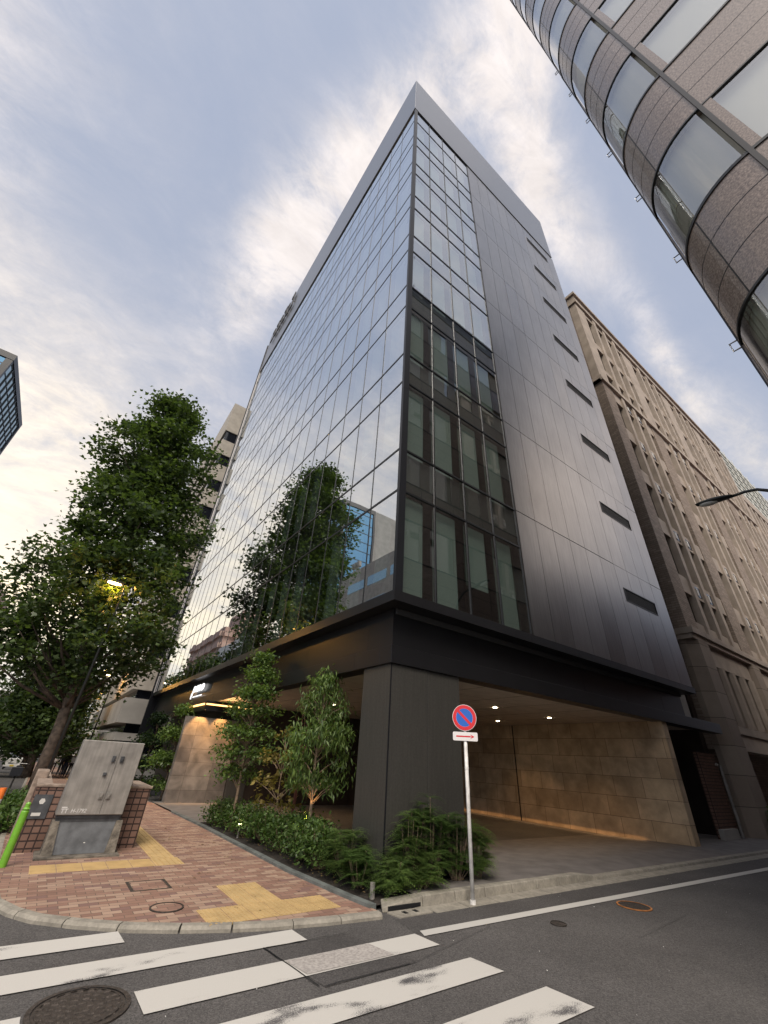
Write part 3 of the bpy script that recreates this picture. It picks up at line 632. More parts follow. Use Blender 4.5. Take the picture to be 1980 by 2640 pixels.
# inside: slabs, spandrel backing, blinds
mb = MB()
for k_ in range(NF+1):
    z = Z0+FH*k_; zz = z if k_ < NF else ZT
    mb.box(X1+.32, Y1+.32, zz-.32, XR-.3, YF-.3, zz-.02)
mb.box(X1+5.5, Y1+3.2, 3.7, XR-.5, YF-.5, ZT)
mb.build('floor_slab', M['inner'], T)
mb = MB()
for z0, z1, sp in rows():
    if sp: mb.box(X1+.10, Y1+.12, z0+.02, X1+.14, YF-.2, z1-.02); mb.box(X1+.14, Y1+.10, z0+.02, GR+.05, Y1+.14, z1-.02)
mb.build('spandrel_panel', M['spandrel'], T)
brn = random.Random(11)
for face in 'RL':
    for k_ in range(NF):
        z0 = Z0+FH*k_+.02; z1 = z0+FH*.664-.03; mb = MB()
        for i in range(4 if face == 'R' else 22):
            if face == 'L' and brn.random() < .12: continue
            drop = z1-z0 if brn.random() < .8 else (z1-z0)*brn.uniform(.5, .9)
            if face == 'R':
                a = X1+.05+i*BR; mb.box(a+.03, Y1+.15, z1-drop, a+BR*.74, Y1+.155, z1)
            else:
                a = Y1+.05+i*BW; mb.box(X1+.15, a+.42, z1-drop, X1+.155, a+BW*.86, z1)
        mb.build('window_blind', M['blind'], T)
mb = MB()
for i in range(5): mb.box(X1+.55, Y1+.6+i*5.5, 3.7, X1+1.2, Y1+1.25+i*5.5, ZT)
for i in range(1, 4): mb.box(X1+1.4+i*4.2, Y1+.6, 3.7, X1+2.1+i*4.2, Y1+1.25, ZT)
mb.build('structural_column', M['concrete2'], T)
# metal clad wall on the right face
mb = MB(); pw = (XR-GR-.03)/10
zl = [Z0]+[Z0+FH*k_ for k_ in range(1, NF)]+[ZT-.02]
lx0, lx1 = 14.98, 17.36
for a_, b_ in zip(zl, zl[1:]):
    lz0 = a_+2.42; lz1 = lz0+.52
    for i in range(10):
        x0 = GR+.03+i*pw+.008; x1 = GR+.03+(i+1)*pw-.008
        segs = [(x0, x1, a_+.014, b_-.014)]
        if x1 > lx0 and x0 < lx1:
            segs = [(x0, x1, a_+.007, lz0), (x0, x1, lz1, b_-.007)]
            if x0 < lx0: segs.append((x0, lx0, lz0, lz1))
            if x1 > lx1: segs.append((lx1, x1, lz0, lz1))
        for s0, s1, s2, s3 in segs: mb.box(s0, Y1-.03, s2, s1, Y1+.05, s3)
mb.build('metal_cladding', M['clad'], T)
mb = MB(); mb.box(GR+.03, Y1+.052, Z0, XR-.01, Y1+.3, ZT-.03); mb.box(XR-.012, Y1-.02, Z0, XR, YF, ZT); mb.box(X1+.3, YF-.02, Z0, XR-.02, YF, ZT); mb.build('wall_backing', M['black'], T)
for a_ in zl[:-1]:
    lz0 = a_+2.42; lz1 = lz0+.52; t_ = MB()
    t_.box(lx0+.003, Y1-.045, lz0+.003, lx0+.035, Y1+.045, lz1-.003); t_.box(lx1-.035, Y1-.045, lz0+.003, lx1-.003, Y1+.045, lz1-.003)
    t_.box(lx0+.036, Y1-.045, lz0+.003, lx1-.036, Y1+.045, lz0+.035); t_.box(lx0+.036, Y1-.045, lz1-.035, lx1-.036, Y1+.045, lz1-.003)
    fr = t_.build('louvre', M['mull'], T); t_ = MB(); xx = lx0+.06
    while xx < lx1-.05: t_.box(xx, Y1-.02, lz0+.036, xx+.022, Y1+.03, lz1-.036); xx += .06
    t_.build('slats', M['louvre'], fr)
# ledge, parapet, beam
LX, LY = X1-.05, Y1-.07
mb = MB()
def ringbox(mb, x0, y0, x1, y1, t, z0, z1, seam=0):
    """two-leg L of boxes along the left and right street faces"""
    mb.box(x0, y0, z0, x1, y0+t, z1); mb.box(x0, y0+t, z0, x0+t, y1, z1)
ringbox(mb, LX, LY, XR+.03, YF+.1, .5, 4.37, 4.575)
lo = mb.build('ledge', M['beam'], T)
mb = MB()
for x in (6.9, 8.9, 11, 13.2, 15.4, 17.2): mb.box(x, LY-.002, 4.372, x+.008, LY+.01, 4.574)
for y in (7.35, 9.6, 11.9, 14.2, 16.5, 18.8, 21.1): mb.box(LX-.002, y, 4.372, LX+.01, y+.008, 4.574)
mb.build('joint_line', M['black'], lo)
mb = MB(); ringbox(mb, LX-.02, LY+.0, XR-.1, YF+.05, .5, ZT+.08, ZP); pa = mb.build('parapet', M['parapet'], T)
mb = MB(); ringbox(mb, LX+.05, LY+.07, XR-.15, YF, .4, ZT+.002, ZT+.078); mb.build('shadow_gap', M['black'], T)
mb = MB(); mb.box(LX-.025, LY-.006, ZT+.08, LX-.012, LY-.001, ZP); mb.build('corner_trim', M['signw'], pa)
mb = MB(); mb.box(X1+.3, Y1+.4, ZP-.8, XR-.2, YF-.1, ZP-.6); mb.build('roof', M['concrete2'], T)
mb = MB(); mb.box(LX-.1, YF+.12, 2.2, LX+.08, YF+.3, ZT+4.6); mb.box(LX+.08, YF+.12, 2.2, LX+.9, YF+.2, ZT+1); mb.build('end_fin', M['black'], T)
mb = MB(); mb.box(LX-.02, YF+.1, 4.58, LX+.05, YF+.118, ZT+1); mb.build('end_trim', M['signw'], T)
# rooftop lettering seen edge on
mb = MB(); rr = random.Random(2); y = 24.2
while y < 29.4:
    w = rr.uniform(.5, .9); h = rr.uniform(.9, 1.5)
    mb.box(LX-.2, y, ZP-2.9, LX-.12, y+w*.25, ZP-2.9+h+.8); mb.box(LX-.2, y+w*.25, ZP-2.9, LX-.12, y+w, ZP-2.5); mb.box(LX-.2, y+w*.25, ZP-2.9+h+.4, LX-.12, y+w*.9, ZP-2.9+h+.8)
    mb.box(LX-.12, y+.05, ZP-2.2, LX-.02, y+.1, ZP-2.1); y += w+.18
mb.build('parapet_sign', M['louvre'], T)
BX, BY = 4.87, 6.48            # recessed beam plane
mb = MB(); mb.box(BX, BY, 3.62, XR-.35, BY+.35, 4.36); mb.box(BX, BY+.35, 3.62, BX+.35, YF, 4.36); be = mb.build('upper_beam', M['beam'], T)
mb = MB(); mb.box(BX-.05, BY-.05, 3.28, 21.0, BY+.34, 3.618); mb.box(BX-.05, BY+.34, 3.28, BX+.34, YF+.1, 3.618); mb.build('lower_beam', M['beam'], T, bevel=.006)
mb = MB()
for x in (6.9, 9.3, 11.7, 14.1, 16.5): mb.box(x, BY-.002, 3.63, x+.008, BY+.01, 4.35)
for y in (7.35, 10.2, 13.1, 16, 19, 22, 25, 28): mb.box(BX-.002, y, 3.63, BX+.01, y+.008, 4.35)
for y in (7.75, 12.9, 18.2): mb.box(BX-.053, y, 3.285, BX-.04, y+.01, 3.61)
mb.build('joint_line', M['black'], be)
# soffit with downlights
mb = MB(); mb.box(BX+.3, BY+.3, 3.30, 19.3, 18.2, 3.36); mb.box(BX+.3, 18.2, 3.30, 19.3, YF-.3, 3.36); so = mb.build('soffit', M['soffit'], T)
mb = MB()
for x in np.arange(6.4, 19, 1.6): mb.box(x, BY+.32, 3.297, x+.012, 18.1, 3.2995)
for y in np.arange(8.2, 18, 1.6): mb.box(BX+.32, y, 3.296, 19.2, y+.012, 3.2965)
mb.build('joint_line', M['darkwall'], so)
sk = (3.3-1.65)/(3.2-1.65)
for (x, y) in [(10.37, 8.61), (13.49, 11.12), (13.22, 8.74), (15.93, 8.37), (7.54, 14.81), (7.44, 13.04), (16.4, 11.3)]:
    x *= sk; y *= sk; x = min(x, 16.4)
    mb = MB(); mb.cyl(x, y, 3.285, 3.294, .06, 20); d = mb.build('downlight', M['dl'], T)
    sp_ = bpy.data.lights.new('downlight_beam', 'SPOT'); sp_.energy = 36; sp_.color = (1, .58, .25); sp_.spot_size = R(110); sp_.spot_blend = .8; sp_.shadow_soft_size = .06
    so_ = bpy.data.objects.new('downlight_beam', sp_); COL.objects.link(so_); so_.location = (x, y, 3.27)
# corner column
mb = MB(); mb.box(BX, BY, -.05, 5.80, 7.42, 3.277); mb.box(5.812, BY+.004, -.05, 6.70, 7.42, 3.277); co = mb.build('column', M['columnm'], T, bevel=.006)
mb = MB(); mb.box(5.80, BY+.012, -.05, 5.812, 7.3, 3.27); mb.box(BX-.004, BY-.004, -.05, BX+.018, BY+.014, 3.277); mb.build('joint_line', M['black'], co)
# walls of the covered drive
mb = MB(); mb.box(16.1, 6.52, -.4, 16.45, 18.1, 3.299); mb.build('garage_wall', M['stone'], T)
mb = MB(); mb.box(16.07, 12.5, -.3, 16.099, 12.53, 3.29); mb.build('wall_joint', M['black'], T)
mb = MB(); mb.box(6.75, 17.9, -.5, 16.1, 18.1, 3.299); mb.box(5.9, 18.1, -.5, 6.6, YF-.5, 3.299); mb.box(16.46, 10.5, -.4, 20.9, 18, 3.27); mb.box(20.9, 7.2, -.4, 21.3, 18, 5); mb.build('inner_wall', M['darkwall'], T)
mb = MB()
for x in np.arange(7.6, 16, .95): mb.box(x, 17.893, -.3, x+.015, 17.9, 3.29)
mb.build('panel_joint', M['black'], T)
mb = MB(); mb.box(4.02, 17.95, -.3, 6.0, 18.25, 2.72); mb.build('entrance_wall', M['estone'], T)
mb = MB(); mb.box(6.02, 17.85, -.3, 6.73, 18.3, 3.29); mb.build('entrance_pier', M['columnm'], T)
mb = MB(); mb.box(4.5, 17.7, 2.95, 6.7, 17.84, 3.28); mb.box(4.5, 17.85, 2.95, 5.0, 21.6, 3.28); mb.build('canopy_edge', M['beam'], T)
mb = MB(); mb.box(4.47, 17.86, 3.14, 4.497, 21.5, 3.20); mb.box(4.52, 17.67, 3.14, 6.6, 17.697, 3.19); mb.build('light_strip', M['warm'], T)
def area(name, loc, rot, sx, sy, e, col):
    l = bpy.data.lights.new(name, 'AREA'); l.shape = 'RECTANGLE'; l.size = sx; l.size_y = sy; l.energy = e; l.color = col
    o = bpy.data.objects.new(name, l); COL.objects.link(o); o.location = loc; o.rotation_euler = rot; return o
area('wall_washer', (15.98, 12.4, .17), (0, R(20), 0), .12, 9, 4, (1, .55, .24))
area('entrance_washer', (5.1, 17.45, 3.05), (R(-35), 0, 0), 1.6, .1, 9, (1, .55, .2))
for x in (4.5, 5.3): 
    sp_ = bpy.data.lights.new('entrance_spot', 'SPOT'); sp_.energy = 75; sp_.color = (1, .5, .16); sp_.spot_size = R(70); sp_.spot_blend = .6; sp_.shadow_soft_size = .03
    so_ = bpy.data.objects.new('entrance_spot', sp_); COL.objects.link(so_); so_.location = (x, 17.55, 3.05); so_.rotation_euler = (R(24), 0, 0)
# logo on the left beam: slanted letters pmo with long tail, small line below
LGX = 4.79
lg = text_mesh('pmo', 0.60, 'logo_lettering', M['logo'], T, face_matrix(Vector((LGX, 21.75, 3.88)), (0, -1, 0)) @ Matrix.Diagonal((1.55, 1, 1, 1)), .02, .3, .0)
mb = MB(); mb.box(LGX-.02, 21.66, 3.62, LGX, 21.80, 3.86); mb.box(LGX-.02, 19.9, 3.66, LGX, 21.4, 3.70); mb.build('logo_underline', M['logo'], T)

# ------------------------------------------------------------------ beige stone office building on the right
B = thing('stone_office_building', (21.4, 6.5, 0), 'tall beige stone office building with rows of narrow recessed windows right of the dark tower', 'office building')
bx0, by, bx1, btop = 21.4, 6.5, 50.6, 34.3
groups = [22.7+7.25*i for i in range(4)]
wx = [(gx+1.5*j, gx+1.5*j+1.02) for gx in groups for j in range(4)]
body = []                      # window rows (z0, z1)
for k_ in range(5): t0 = 9.62+3.35*k_; body.append((t0-(1.53 if k_ == 0 else 2.4), t0))
upper = [(24.75, 25.82), (26.26, 28.75), (29.4, 32.6)]
mb = MB(); mb.box(bx0, by+.5, 7.5, bx1, by+14, btop-.3); mb.box(bx0+.1, by+.5, 2.8, bx1, by+14, 7.5); mb.box(bx0+.1, by+2.2, -.3, bx1, by+14, 2.8)
mb.build('core_wall', M['beigeb'], B)
def grid_wall(rows_, zlo, zhi, piers_m, name):
    """piers and spandrels standing 0.35 m in front of the glass line"""
    mb = MB(); edges = [bx0]+[v_ for w_ in wx for v_ in w_]+[bx1]
    for i in range(0, len(edges), 2):
        wide = edges[i+1]-edges[i] > .8
        if wide: mb.box(edges[i], by, zlo, edges[i+1], by+.49, zhi, 1)
        else: mb.box(edges[i]+.04, by-.07, zlo, edges[i+1]-.06, by+.49, zhi, 0)
    zs = [zlo]+[v_ for r_ in rows_ for v_ in r_]+[zhi]
    for i in range(0, len(zs), 2):
        if zs[i+1]-zs[i] > .02: 
            for (a_, b_) in wx: mb.box(a_-.06, by+.04, zs[i], b_+.06, by+.48, zs[i+1], 0)
    return mb.build(name, piers_m, B)
grid_wall(body, 7.5, 24.0, [M['beige'], M['beigeb']], 'lower_facade'); grid_wall(upper, 24.55, 33.1, [M['beige'], M['beige']], 'upper_facade')
mb = MB(); mb.box(bx0-.12, by-.14, 24.0, bx1, by+.6, 24.2); mb.box(bx0-.06, by-.08, 24.2, bx1, by+.6, 24.55); mb.box(bx0-.12, by, 24.0, bx0, by+14, 24.2)
mb.build('string_course', M['beige'], B); mb = MB()
mb.box(bx0-.12, by-.12, 33.1, bx1, by+.7, 33.35); mb.box(bx0-.05, by-.05, 33.35, bx1, by+.7, 34.05); mb.box(bx0-.18, by-.2, 34.05, bx1, by+.8, btop)
mb.box(bx0-.05, by+.7, 33.1, bx0+.3, by+14, btop); mb.build('cornice', M['beige'], B); mb = MB(); mb.box(bx0-.12, by-.12, 7.04, bx1, by+.5, 7.24); mb.box(bx0-.2, by-.22, 7.24, bx1, by+.5, 7.5); mb.box(bx0-.15, by+.5, 7.04, bx0+.1, by+14, 7.5)
mb.build('base_ledge', M['beige'], B)
# upper side wall slab in smooth stone
mb = MB(); mb.box(bx0-.03, by+.6, 24.2, bx0, by+14, 33.1); mb.build('side_wall', M['beige'], B)
wins = []
for (z0, z1) in body+upper:
    for i, (a_, b_) in enumerate(wx): wins.append((a_, b_, z0, z1))
for z0, z1 in body[:-1]:
    for i, (a_, b_) in enumerate(wx):
        pass
wins.sort(key=lambda w_: math.hypot(w_[0], w_[2]))
for w_ in wins[:100]: mb = MB(); mb.box(w_[0]-.05, by+.25, w_[2], w_[1]+.05, by+.3, w_[3]); mb.build('window', M['beigegl'], B)
mb = MB()
for w_ in wins[100:]: mb.box(w_[0]-.05, by+.25, w_[2], w_[1]+.05, by+.3, w_[3])
o = mb.build('window', M['beigegl'], B); o['kind'] = 'stuff'
mb = MB(); 
for z0, z1 in body:                     # little vent openings with white frames in the spandrels
    for i, (a_, b_) in enumerate(wx):
        if i % 4 in (1, 2) : mb.box(a_+.12, by+.02, z1+.16, b_-.12, by+.039, z1+.72)
mb.build('vent_recess', M['darkwin'], B)['kind'] = 'stuff'
mb = MB()
for z0, z1 in body:
    for i, (a_, b_) in enumerate(wx):
        if i % 4 in (1, 2): mb.box(a_+.3, by-.01, z1+.22, a_+.52, by+.019, z1+.6)
mb.build('vent_cover', M['white'], B)
# base storey: chamfered pier, louvre bays, sill band
def pier(x0, x1, c=.35):
    mb = MB(); mb.prism([(x0, by+.3), (x0+c, by-.12), (x1, by-.12), (x1, by+.5), (x0, by+.5)], -.1, 7.03)
    return mb.build('base_pier', M['beigepier'], B)
M['beigepier'] = brick_mat('pier_stone', [(.27, .22, .18), (.32, .27, .22)], 6.0, .98, .012, (.10, .08, .065), .8, 'WALL', .5, bump=.3, dirt=.2)
for x0, x1 in ((21.4, 22.85), (28.1, 29.5), (35.3, 36.8), (42.6, 44.1), (49.1, 50.5)): pier(x0, x1)
mb = MB()
for gx in groups:
    mb.box(gx+.15, by+.05, 6.16, gx+5.4, by+.49, 7.03); mb.box(gx+.15, by-.02, 3.45, gx+5.4, by+.49, 3.75); mb.box(gx+.15, by+.05, 2.84, gx+5.4, by+.49, 3.44)
    for j in range(4): mb.cyl(gx+1.35+1.25*j, by+.2, 3.76, 6.15, .26, 10)
mb.build('base_facade', M['beige'], B)
mb = MB(); mb.box(22.8, by+.494, 3.75, bx1, by+.498, 6.16); mb.build('base_window', M['darkwin'], B)
# lower wing beyond
Wg = thing('stone_office_wing', (52, 6.5, 0), 'lower beige stone wing beyond the tall stone office building', 'office building')
mb = MB(); mb.box(50.7, 6.9, 0, 95, 20, 27.3); mb.box(50.7, 6.4, 27.3, 95, 20, 28.4); 
for i in range(27): mb.box(50.7+1.6*i, 6.45, 0, 51.3+1.6*i, 6.89, 27.29)
for k_ in range(8):
    for i in range(27): mb.box(51.3+1.6*i, 6.6, 3.4*k_+.3, 52.3+1.6*i, 6.89, 3.4*k_+1.2)
mb.build('wall', M['beige'], Wg)
mb = MB(); mb.box(50.9, 6.80, .5, 94.9, 6.895, 27.0); mb.build('window_band', M['darkwin'], Wg)

# far pale green glass tower
GT = thing('glass_grid_tower', (110, 14, 0), 'pale green glass tower with fine grid far behind the stone building', 'tower')
mb = MB(); mb.box(104, 13.5, 0, 150, 60, 71); mb.build('wall', M['greengl'], GT)
mb = MB()
for z in np.arange(20, 71, 1.7): mb.box(103.9, 13.3, z, 150, 13.499, z+.2)
for x in np.arange(104, 150, 5.2): mb.box(x, 13.2, 20, x+.2, 13.298, 71)
for z in np.arange(20, 71, 1.7): mb.box(103.8, 13.5, z, 103.999, 60, z+.2)
mb.build('facade_grid', M['white'], GT)

# ------------------------------------------------------------------ granite tower with the rounded corner
G = thing('granite_tower', (5, -1.2, 0), 'speckled granite tower with rounded corner and curved windows overhead at right', 'tower')
gx0, gr, gcx, gcy = 5.0, 1.15, 6.15, -1.15; XEND = [19]; ZSET = 29.0
def arc(rad, n=18, a0=180, a1=90): return [(gcx+rad*math.cos(R(a0+(a1-a0)*i/n)), gcy+rad*math.sin(R(a0+(a1-a0)*i/n))) for i in range(n+1)]
def outline(off, x_end=None, y_end=-22):
    x_end = x_end or XEND[0]
    return outline_(off, x_end, y_end)
def outline_(off, x_end, y_end): return [(gcx-gr-off, y_end)]+arc(gr+off)+[(x_end, gcy+gr+off)]
def band(mb, off, z0, z1, inn=-.3, mi=0, P=None):
    O = P or outline(off); I = outline(inn) if P is None else None; n = len(O)
    v = [(x, y, z0) for x, y in O]+[(x, y, z1) for x, y in O]+[(x, y, z1) for x, y in I]+[(x, y, z0) for x, y in I]
    mb.add(v, [(r*n+i, ((r+1) % 4)*n+i, ((r+1) % 4)*n+i+1, r*n+i+1) for r in range(4) for i in range(n-1)], mi)
gb = MB(); ge = MB(); gj = MB(); NG = 9
zs_ = [9.14+4.0*(k_-2) for k_ in range(NG+1)]
for z in zs_:
    zt = z+4.0; XEND[0] = 19 if z < ZSET else 8.8
    band(gb, 0, z+1.98, zt-.03)
    band(ge, .02, z-.03, z+.03, -.04); band(ge, .008, z+1.94, z+1.98, -.04)
    for d in (.67, 1.33): band(gj, .003, z+1.98+d*1.0, z+1.98+d*1.0+.014, -.02)
    for a_ in (180, 165, 90+30, ):
        pass
top_g = zs_[-1]+4
gb.build('granite_band', M['granite'], G, smooth=False); ge.build('band_trim', M['mull'], G); gj.build('joint_line', M['black'], G)
# upright joints in the granite and the thick seam
mb = MB()
def vbar(x, y, nx_, ny_, w, pr, z0, z1):
    tx, ty = -ny_, nx_
    mb.prism([(x+tx*w-nx_*.02, y+ty*w-ny_*.02), (x+tx*w+nx_*pr, y+ty*w+ny_*pr), (x-tx*w+nx_*pr, y-ty*w+ny_*pr), (x-tx*w-nx_*.02, y-ty*w-ny_*.02)][::-1], z0, z1)
vbar(5.0, -1.15, -1, 0, .028, .03, -.1, top_g)
for z in zs_:
    for an in (135, ): c_, s_ = math.cos(R(an)), math.sin(R(an)); vbar(gcx+gr*c_, gcy+gr*s_, c_, s_, .008, .006, z+1.99, z+3.95)
    for y in (-3.3, -5.5, -7.7, -10): vbar(5.0, y, -1, 0, .01, .006, z+1.99, z+3.95)
    vbar(gcx, gcy+gr, 0, 1, .02, .02, z, z+3.95)
    for x in ((8.4, 10.6, 12.8, 15, 17.2) if z < ZSET else (8.4,)): vbar(x, 0, 0, 1, .01, .006, z+1.99, z+3.95)
mb.build('upright_seam', M['black'], G)
# windows: one curved, two flat on the left, several along the street face
for z in zs_:
    P = arc(gr-.012, 14, 180-4, 92); n = len(P); w_ = MB()
    w_.add([(x, y, z+.03) for x, y in P]+[(x, y, z+1.93) for x, y in P], [(i+1, i, n+i, n+i+1) for i in range(n-1)]); w_.build('curved_window', M['glass2'], G, smooth=True)
    for (y0, y1) in ((-1.30, -5.4), (-5.6, -9.8)):
        w_ = MB(); w_.quad((5.02, y1, z+.03), (5.02, y1, z+1.94), (5.02, y0, z+1.94), (5.02, y0, z+.03)); w_.build('window', M['glass2'], G)
for z in zs_:
    for x in np.arange(6.4, 17 if z < ZSET else 8.0, 2.2):
        if len([o for o in G.children if o.name.startswith('street')]) > 90: break
        w_ = MB(); w_.quad((x+1.9, -.03, z+.03), (x+1.9, -.03, z+1.94), (x+.35, -.03, z+1.94), (x+.35, -.03, z+.03)); w_.build('street_window', M['glass2'], G)
mb = MB()
for z in zs_:
    XEND[0] = 19 if z < ZSET else 8.8; band(mb, -.14, z, z+1.98, -.16)      # pale blinds behind
mb.build('window_blind', mat('pale_blind', (.46, .45, .41), .9), G)
for z in zs_:
    mb = MB(); mb.box(5.0, -1.30, z+.03, 5.05, -1.18, z+1.93); mb.build('window_reveal', M['granite'], G)
    for x in np.arange(6.4, 17 if z < ZSET else 8.0, 2.2): mb = MB(); mb.box(x-.28, -.09, z+.03, x+.35, 0, z+1.93); mb.build('window_pier', M['granite'], G)
mb = MB(); 
for z in zs_: mb.box(5.6, -22, z-.25, 18.9 if z < ZSET else 8.7, -.62, z-.05)
mb.box(7.2, -22, 0, 18.9, -2.5, 29); mb.box(18.9, -22, 0, 19, -.01, 29); mb.box(7.2, -22, 29, 8.7, -2.5, top_g); mb.box(8.81, -21.9, 29.1, 18.9, -.02, 29.4); mb.build('floor_slab', M['concrete2'], G)
mb = MB()
for z in zs_[2:]:
    mb.cyl(5.85, -2.6, z-.27, z-.255, .07, 14)
mb.build('ceiling_lamp', M['officel'], G)
XEND[0] = 19; mb = MB(); band(mb, 0, -.1, zs_[0]+.0); mb.build('base_wall', M['granite'], G)
mb = MB(); mb.box(8.81, -.35, 29.12, 19, .04, 30.3); mb.build('coping', M['mull'], G); XEND[0] = 8.8; mb = MB(); band(mb, .04, top_g-.03, top_g+.5); mb.build('coping', M['mull'], G)
mb = MB(); gcap = outline(-.3); mb.add([(x, y, top_g) for x, y in gcap]+[(8.8, -22, top_g)], [tuple(range(len(gcap)+1))]); mb.build('roof', M['concrete2'], G)
for k_ in range(8):
    z = 6.35+4*k_; mb = MB()
    mb.tube([(9.7, .02, z+.10), (9.7, .17, z+.10), (9.7, .17, z-.16), (9.7, .02, z-.16)], .02, 6); mb.build('facade_bracket', M['chrome'], G)


# ------------------------------------------------------------------ banded building left, beyond the tower
BB = thing('banded_building', (3.7, 34.5, -.5), 'beige concrete building with black window bands seen between street tree and glass tower', 'office building')
mb = MB(); cx, cy = 3.7, 34.5
zc = [33.1, 29.27, 28.05]; levels = [(29.27-2.98*k_, 28.05-2.98*k_) for k_ in range(8)]
prev = 33.1
for (t0, b0) in levels: mb.box(cx, cy, t0, 14, cy+24, prev); prev = b0
mb.box(cx, cy, 5.0, 14, cy+24, prev); mb.build('concrete_band', M['concrete'], BB)
mb = MB()
for (t0, b0) in levels: mb.box(cx+.12, cy+.12, b0, 13.9, cy+23.9, t0)
mb.box(cx+.35, cy+.35, -1.2, 13.9, cy+23.9, 5.0); mb.build('window_band', M['darkwin'], BB)
mb = MB(); mb.box(cx-.3, cy-.4, 2.9, 14, cy+24, 4.4); mb.box(cx-.1, cy-.1, 1.9, 14, cy+24, 2.35); mb.box(cx-.5, cy-.5, -.2, 14, cy+24, 1.2); mb.build('stepped_base', M['concrete2'], BB)
mb = MB(); mb.box(8, cy-.02, 28.4, 9.4, cy+.11, 28.9); mb.build('lit_window', M['officel'], BB)
mb = MB(); 
for (x, y) in ((4.3, 40), (4.7, 40), (4.5, 40.4)): mb.tube([(x, y, 33), (x, y, 37)], .06, 5)
for z in (34, 35, 36, 36.6): mb.tube([(4.2, 40, z), (4.8, 40, z)], .05, 5)
mb.tube([(4.5, 40, 36.5), (4.5, 40, 38)], .14, 6); mb.build('roof_antenna', M['steel'], BB)

# ------------------------------------------------------------------ buildings across the left street (seen directly and in the mirror glass)
def slab_building(name, label, x0, y0, x1, y1, z1, wall, win, fh=3.4, win_h=1.5, xface=True, cat='building', wx_=2.0, base=-3):
    t = thing(name, (x0, y0, base), label, cat); mb = MB(); mb.box(x0, y0, base, x1, y1, z1); mb.build('wall', M[wall], t)
    mb = MB(); z = 1.2
    while z+win_h < z1-.6:
        y = y0+.8
        while y+wx_ < y1-.4: mb.box(x1-.02, y, z, x1+.03, y+wx_, z+win_h); y += wx_+.9
        x = x0+.8
        while x+wx_ < x1-.4: mb.box(x, y0-.03, z, x+wx_, y0+.02, z+win_h); x += wx_+.9
        z += fh
    mb.build('window_row', M[win], t); return t
# glass tower at the upper left edge
GB = thing('street_glass_tower', (-20, 55.5, -1), 'grey glass tower cropped at the left edge above the street', 'tower')
mb = MB(); mb.box(-35, 55.5, -1, -26.8, 71.3, 42.9); mb.build('concrete_wall', M['concrete2'], GB)
mb = MB(); mb.box(-26.8, 55.6, -1, -20.1, 71.2, 42.5); mb.build('glass_wall', M['tealglass'], GB)
mb = MB()
for z in np.arange(3, 42.5, 1.55): mb.box(-20.1, 55.9, z, -20.04, 70.9, z+.07)
for y in np.arange(55.9+1.35, 71, 1.35): mb.box(-20.1, y, 0, -20.0, y+.16, 42)
for z in (36.5, 23.5, 10.5): mb.box(-20.1, 55.9, z, -19.95, 71, z+.5)
for z in np.arange(3, 42.5, 1.9): mb.box(-26.8, 55.52, z, -20.6, 55.6, z+.12)
mb.box(-20.7, 55.45, -1, -20.0, 55.9, 42.0); mb.box(-20.15, 70.9, -1, -19.95, 71.35, 42.0); mb.box(-27, 55.4, -1, -26.6, 55.6, 42)
mb.box(-27, 55.4, 42.0, -19.95, 71.35, 42.9); mb.build('facade_frame', M['mull'], GB)
mb = MB(); mb.box(-26.6, 55.56, 3, -20.7, 55.59, 41.9); mb.build('blue_glass', M['blueglass'], GB)
LB = slab_building('low_beige_building', 'low beige office building across the left street', -32, 24, -20, 53.5, 26.3, 'concrete', 'tealglass', 3.6, 1.4, wx_=4.5)
mb = MB(); 
for k_ in range(3): mb.tube([(-21, 50+.8*k_, 26.3), (-21, 50+.8*k_, 28.3)], .08, 6); mb.cyl(-21, 50+.8*k_, 27.6, 28.4, .35, 10)
mb.build('roof_dish', M['steel'], LB)
WB = slab_building('white_balcony_building', 'white building with balconies beyond the low beige office', -32, 92, -20, 116, 25, 'white', 'darkwin', 3.2, 1.6, wx_=5)
PB = thing('pink_apartment_block', (-20, 118, -3), 'pink apartment block with rows of balconies', 'apartment building')
mb = MB(); mb.box(-34, 118, -3, -20.6, 152, 31.5); mb.box(-30, 116, -3, -24, 128, 36.5); mb.build('wall', M['pink'], PB)
mb = MB(); 
for k_ in range(10): mb.box(-20.6, 118, 1+3.1*k_, -19.8, 152, 2.3+3.1*k_); mb.box(-34, 117.3, 1+3.1*k_, -20.6, 117.99, 2.3+3.1*k_)
mb.build('balcony', M['pink'], PB)
slab_building('brick_block', 'brown block between the low beige office and the glass tower', -31, 73, -20, 90, 14, 'brownp', 'darkwin')
slab_building('brown_office_block', 'lower brown office block beyond the granite tower', 19.4, -20, 60, -1.0, 12.5, 'brownp', 'tealglass', 3.3, 1.6)
# along the right side of the left street, beyond the banded building
P1 = slab_building('pale_shop_building', 'pale narrow shop building beyond the banded building', 3.4, 62, 14, 78, 16, 'white', 'tealglass', 3.2, 1.8)
for o in P1.children:
    if o.name.startswith('window'): pass
mb = MB(); mb.box(3.25, 63, 1, 3.38, 77, 12); mb.build('glass_front', M['tealglass'], P1)
slab_building('grey_shop_building', 'grey building further along the street behind the pale shop building', 3.2, 80, 15, 110, 11, 'concrete2', 'darkwin')
FB = thing('striped_far_building', (-30, 150, -3), 'low pale building with white horizontal bands at the far end of the street', 'building')
mb = MB(); mb.box(-34, 150, -4, -2, 165, 12); mb.build('wall', M['concrete'], FB)
mb = MB()
for k_ in range(16): mb.box(-33, 149.3, -1.5+.85*k_, -4, 149.99, -1.1+.85*k_)
mb.build('white_band', M['white'], FB)
mb = MB(); mb.box(-22, 149.1, -3, -9, 149.28, 2.2); mb.build('yellow_hoarding', M['yellow'], FB)

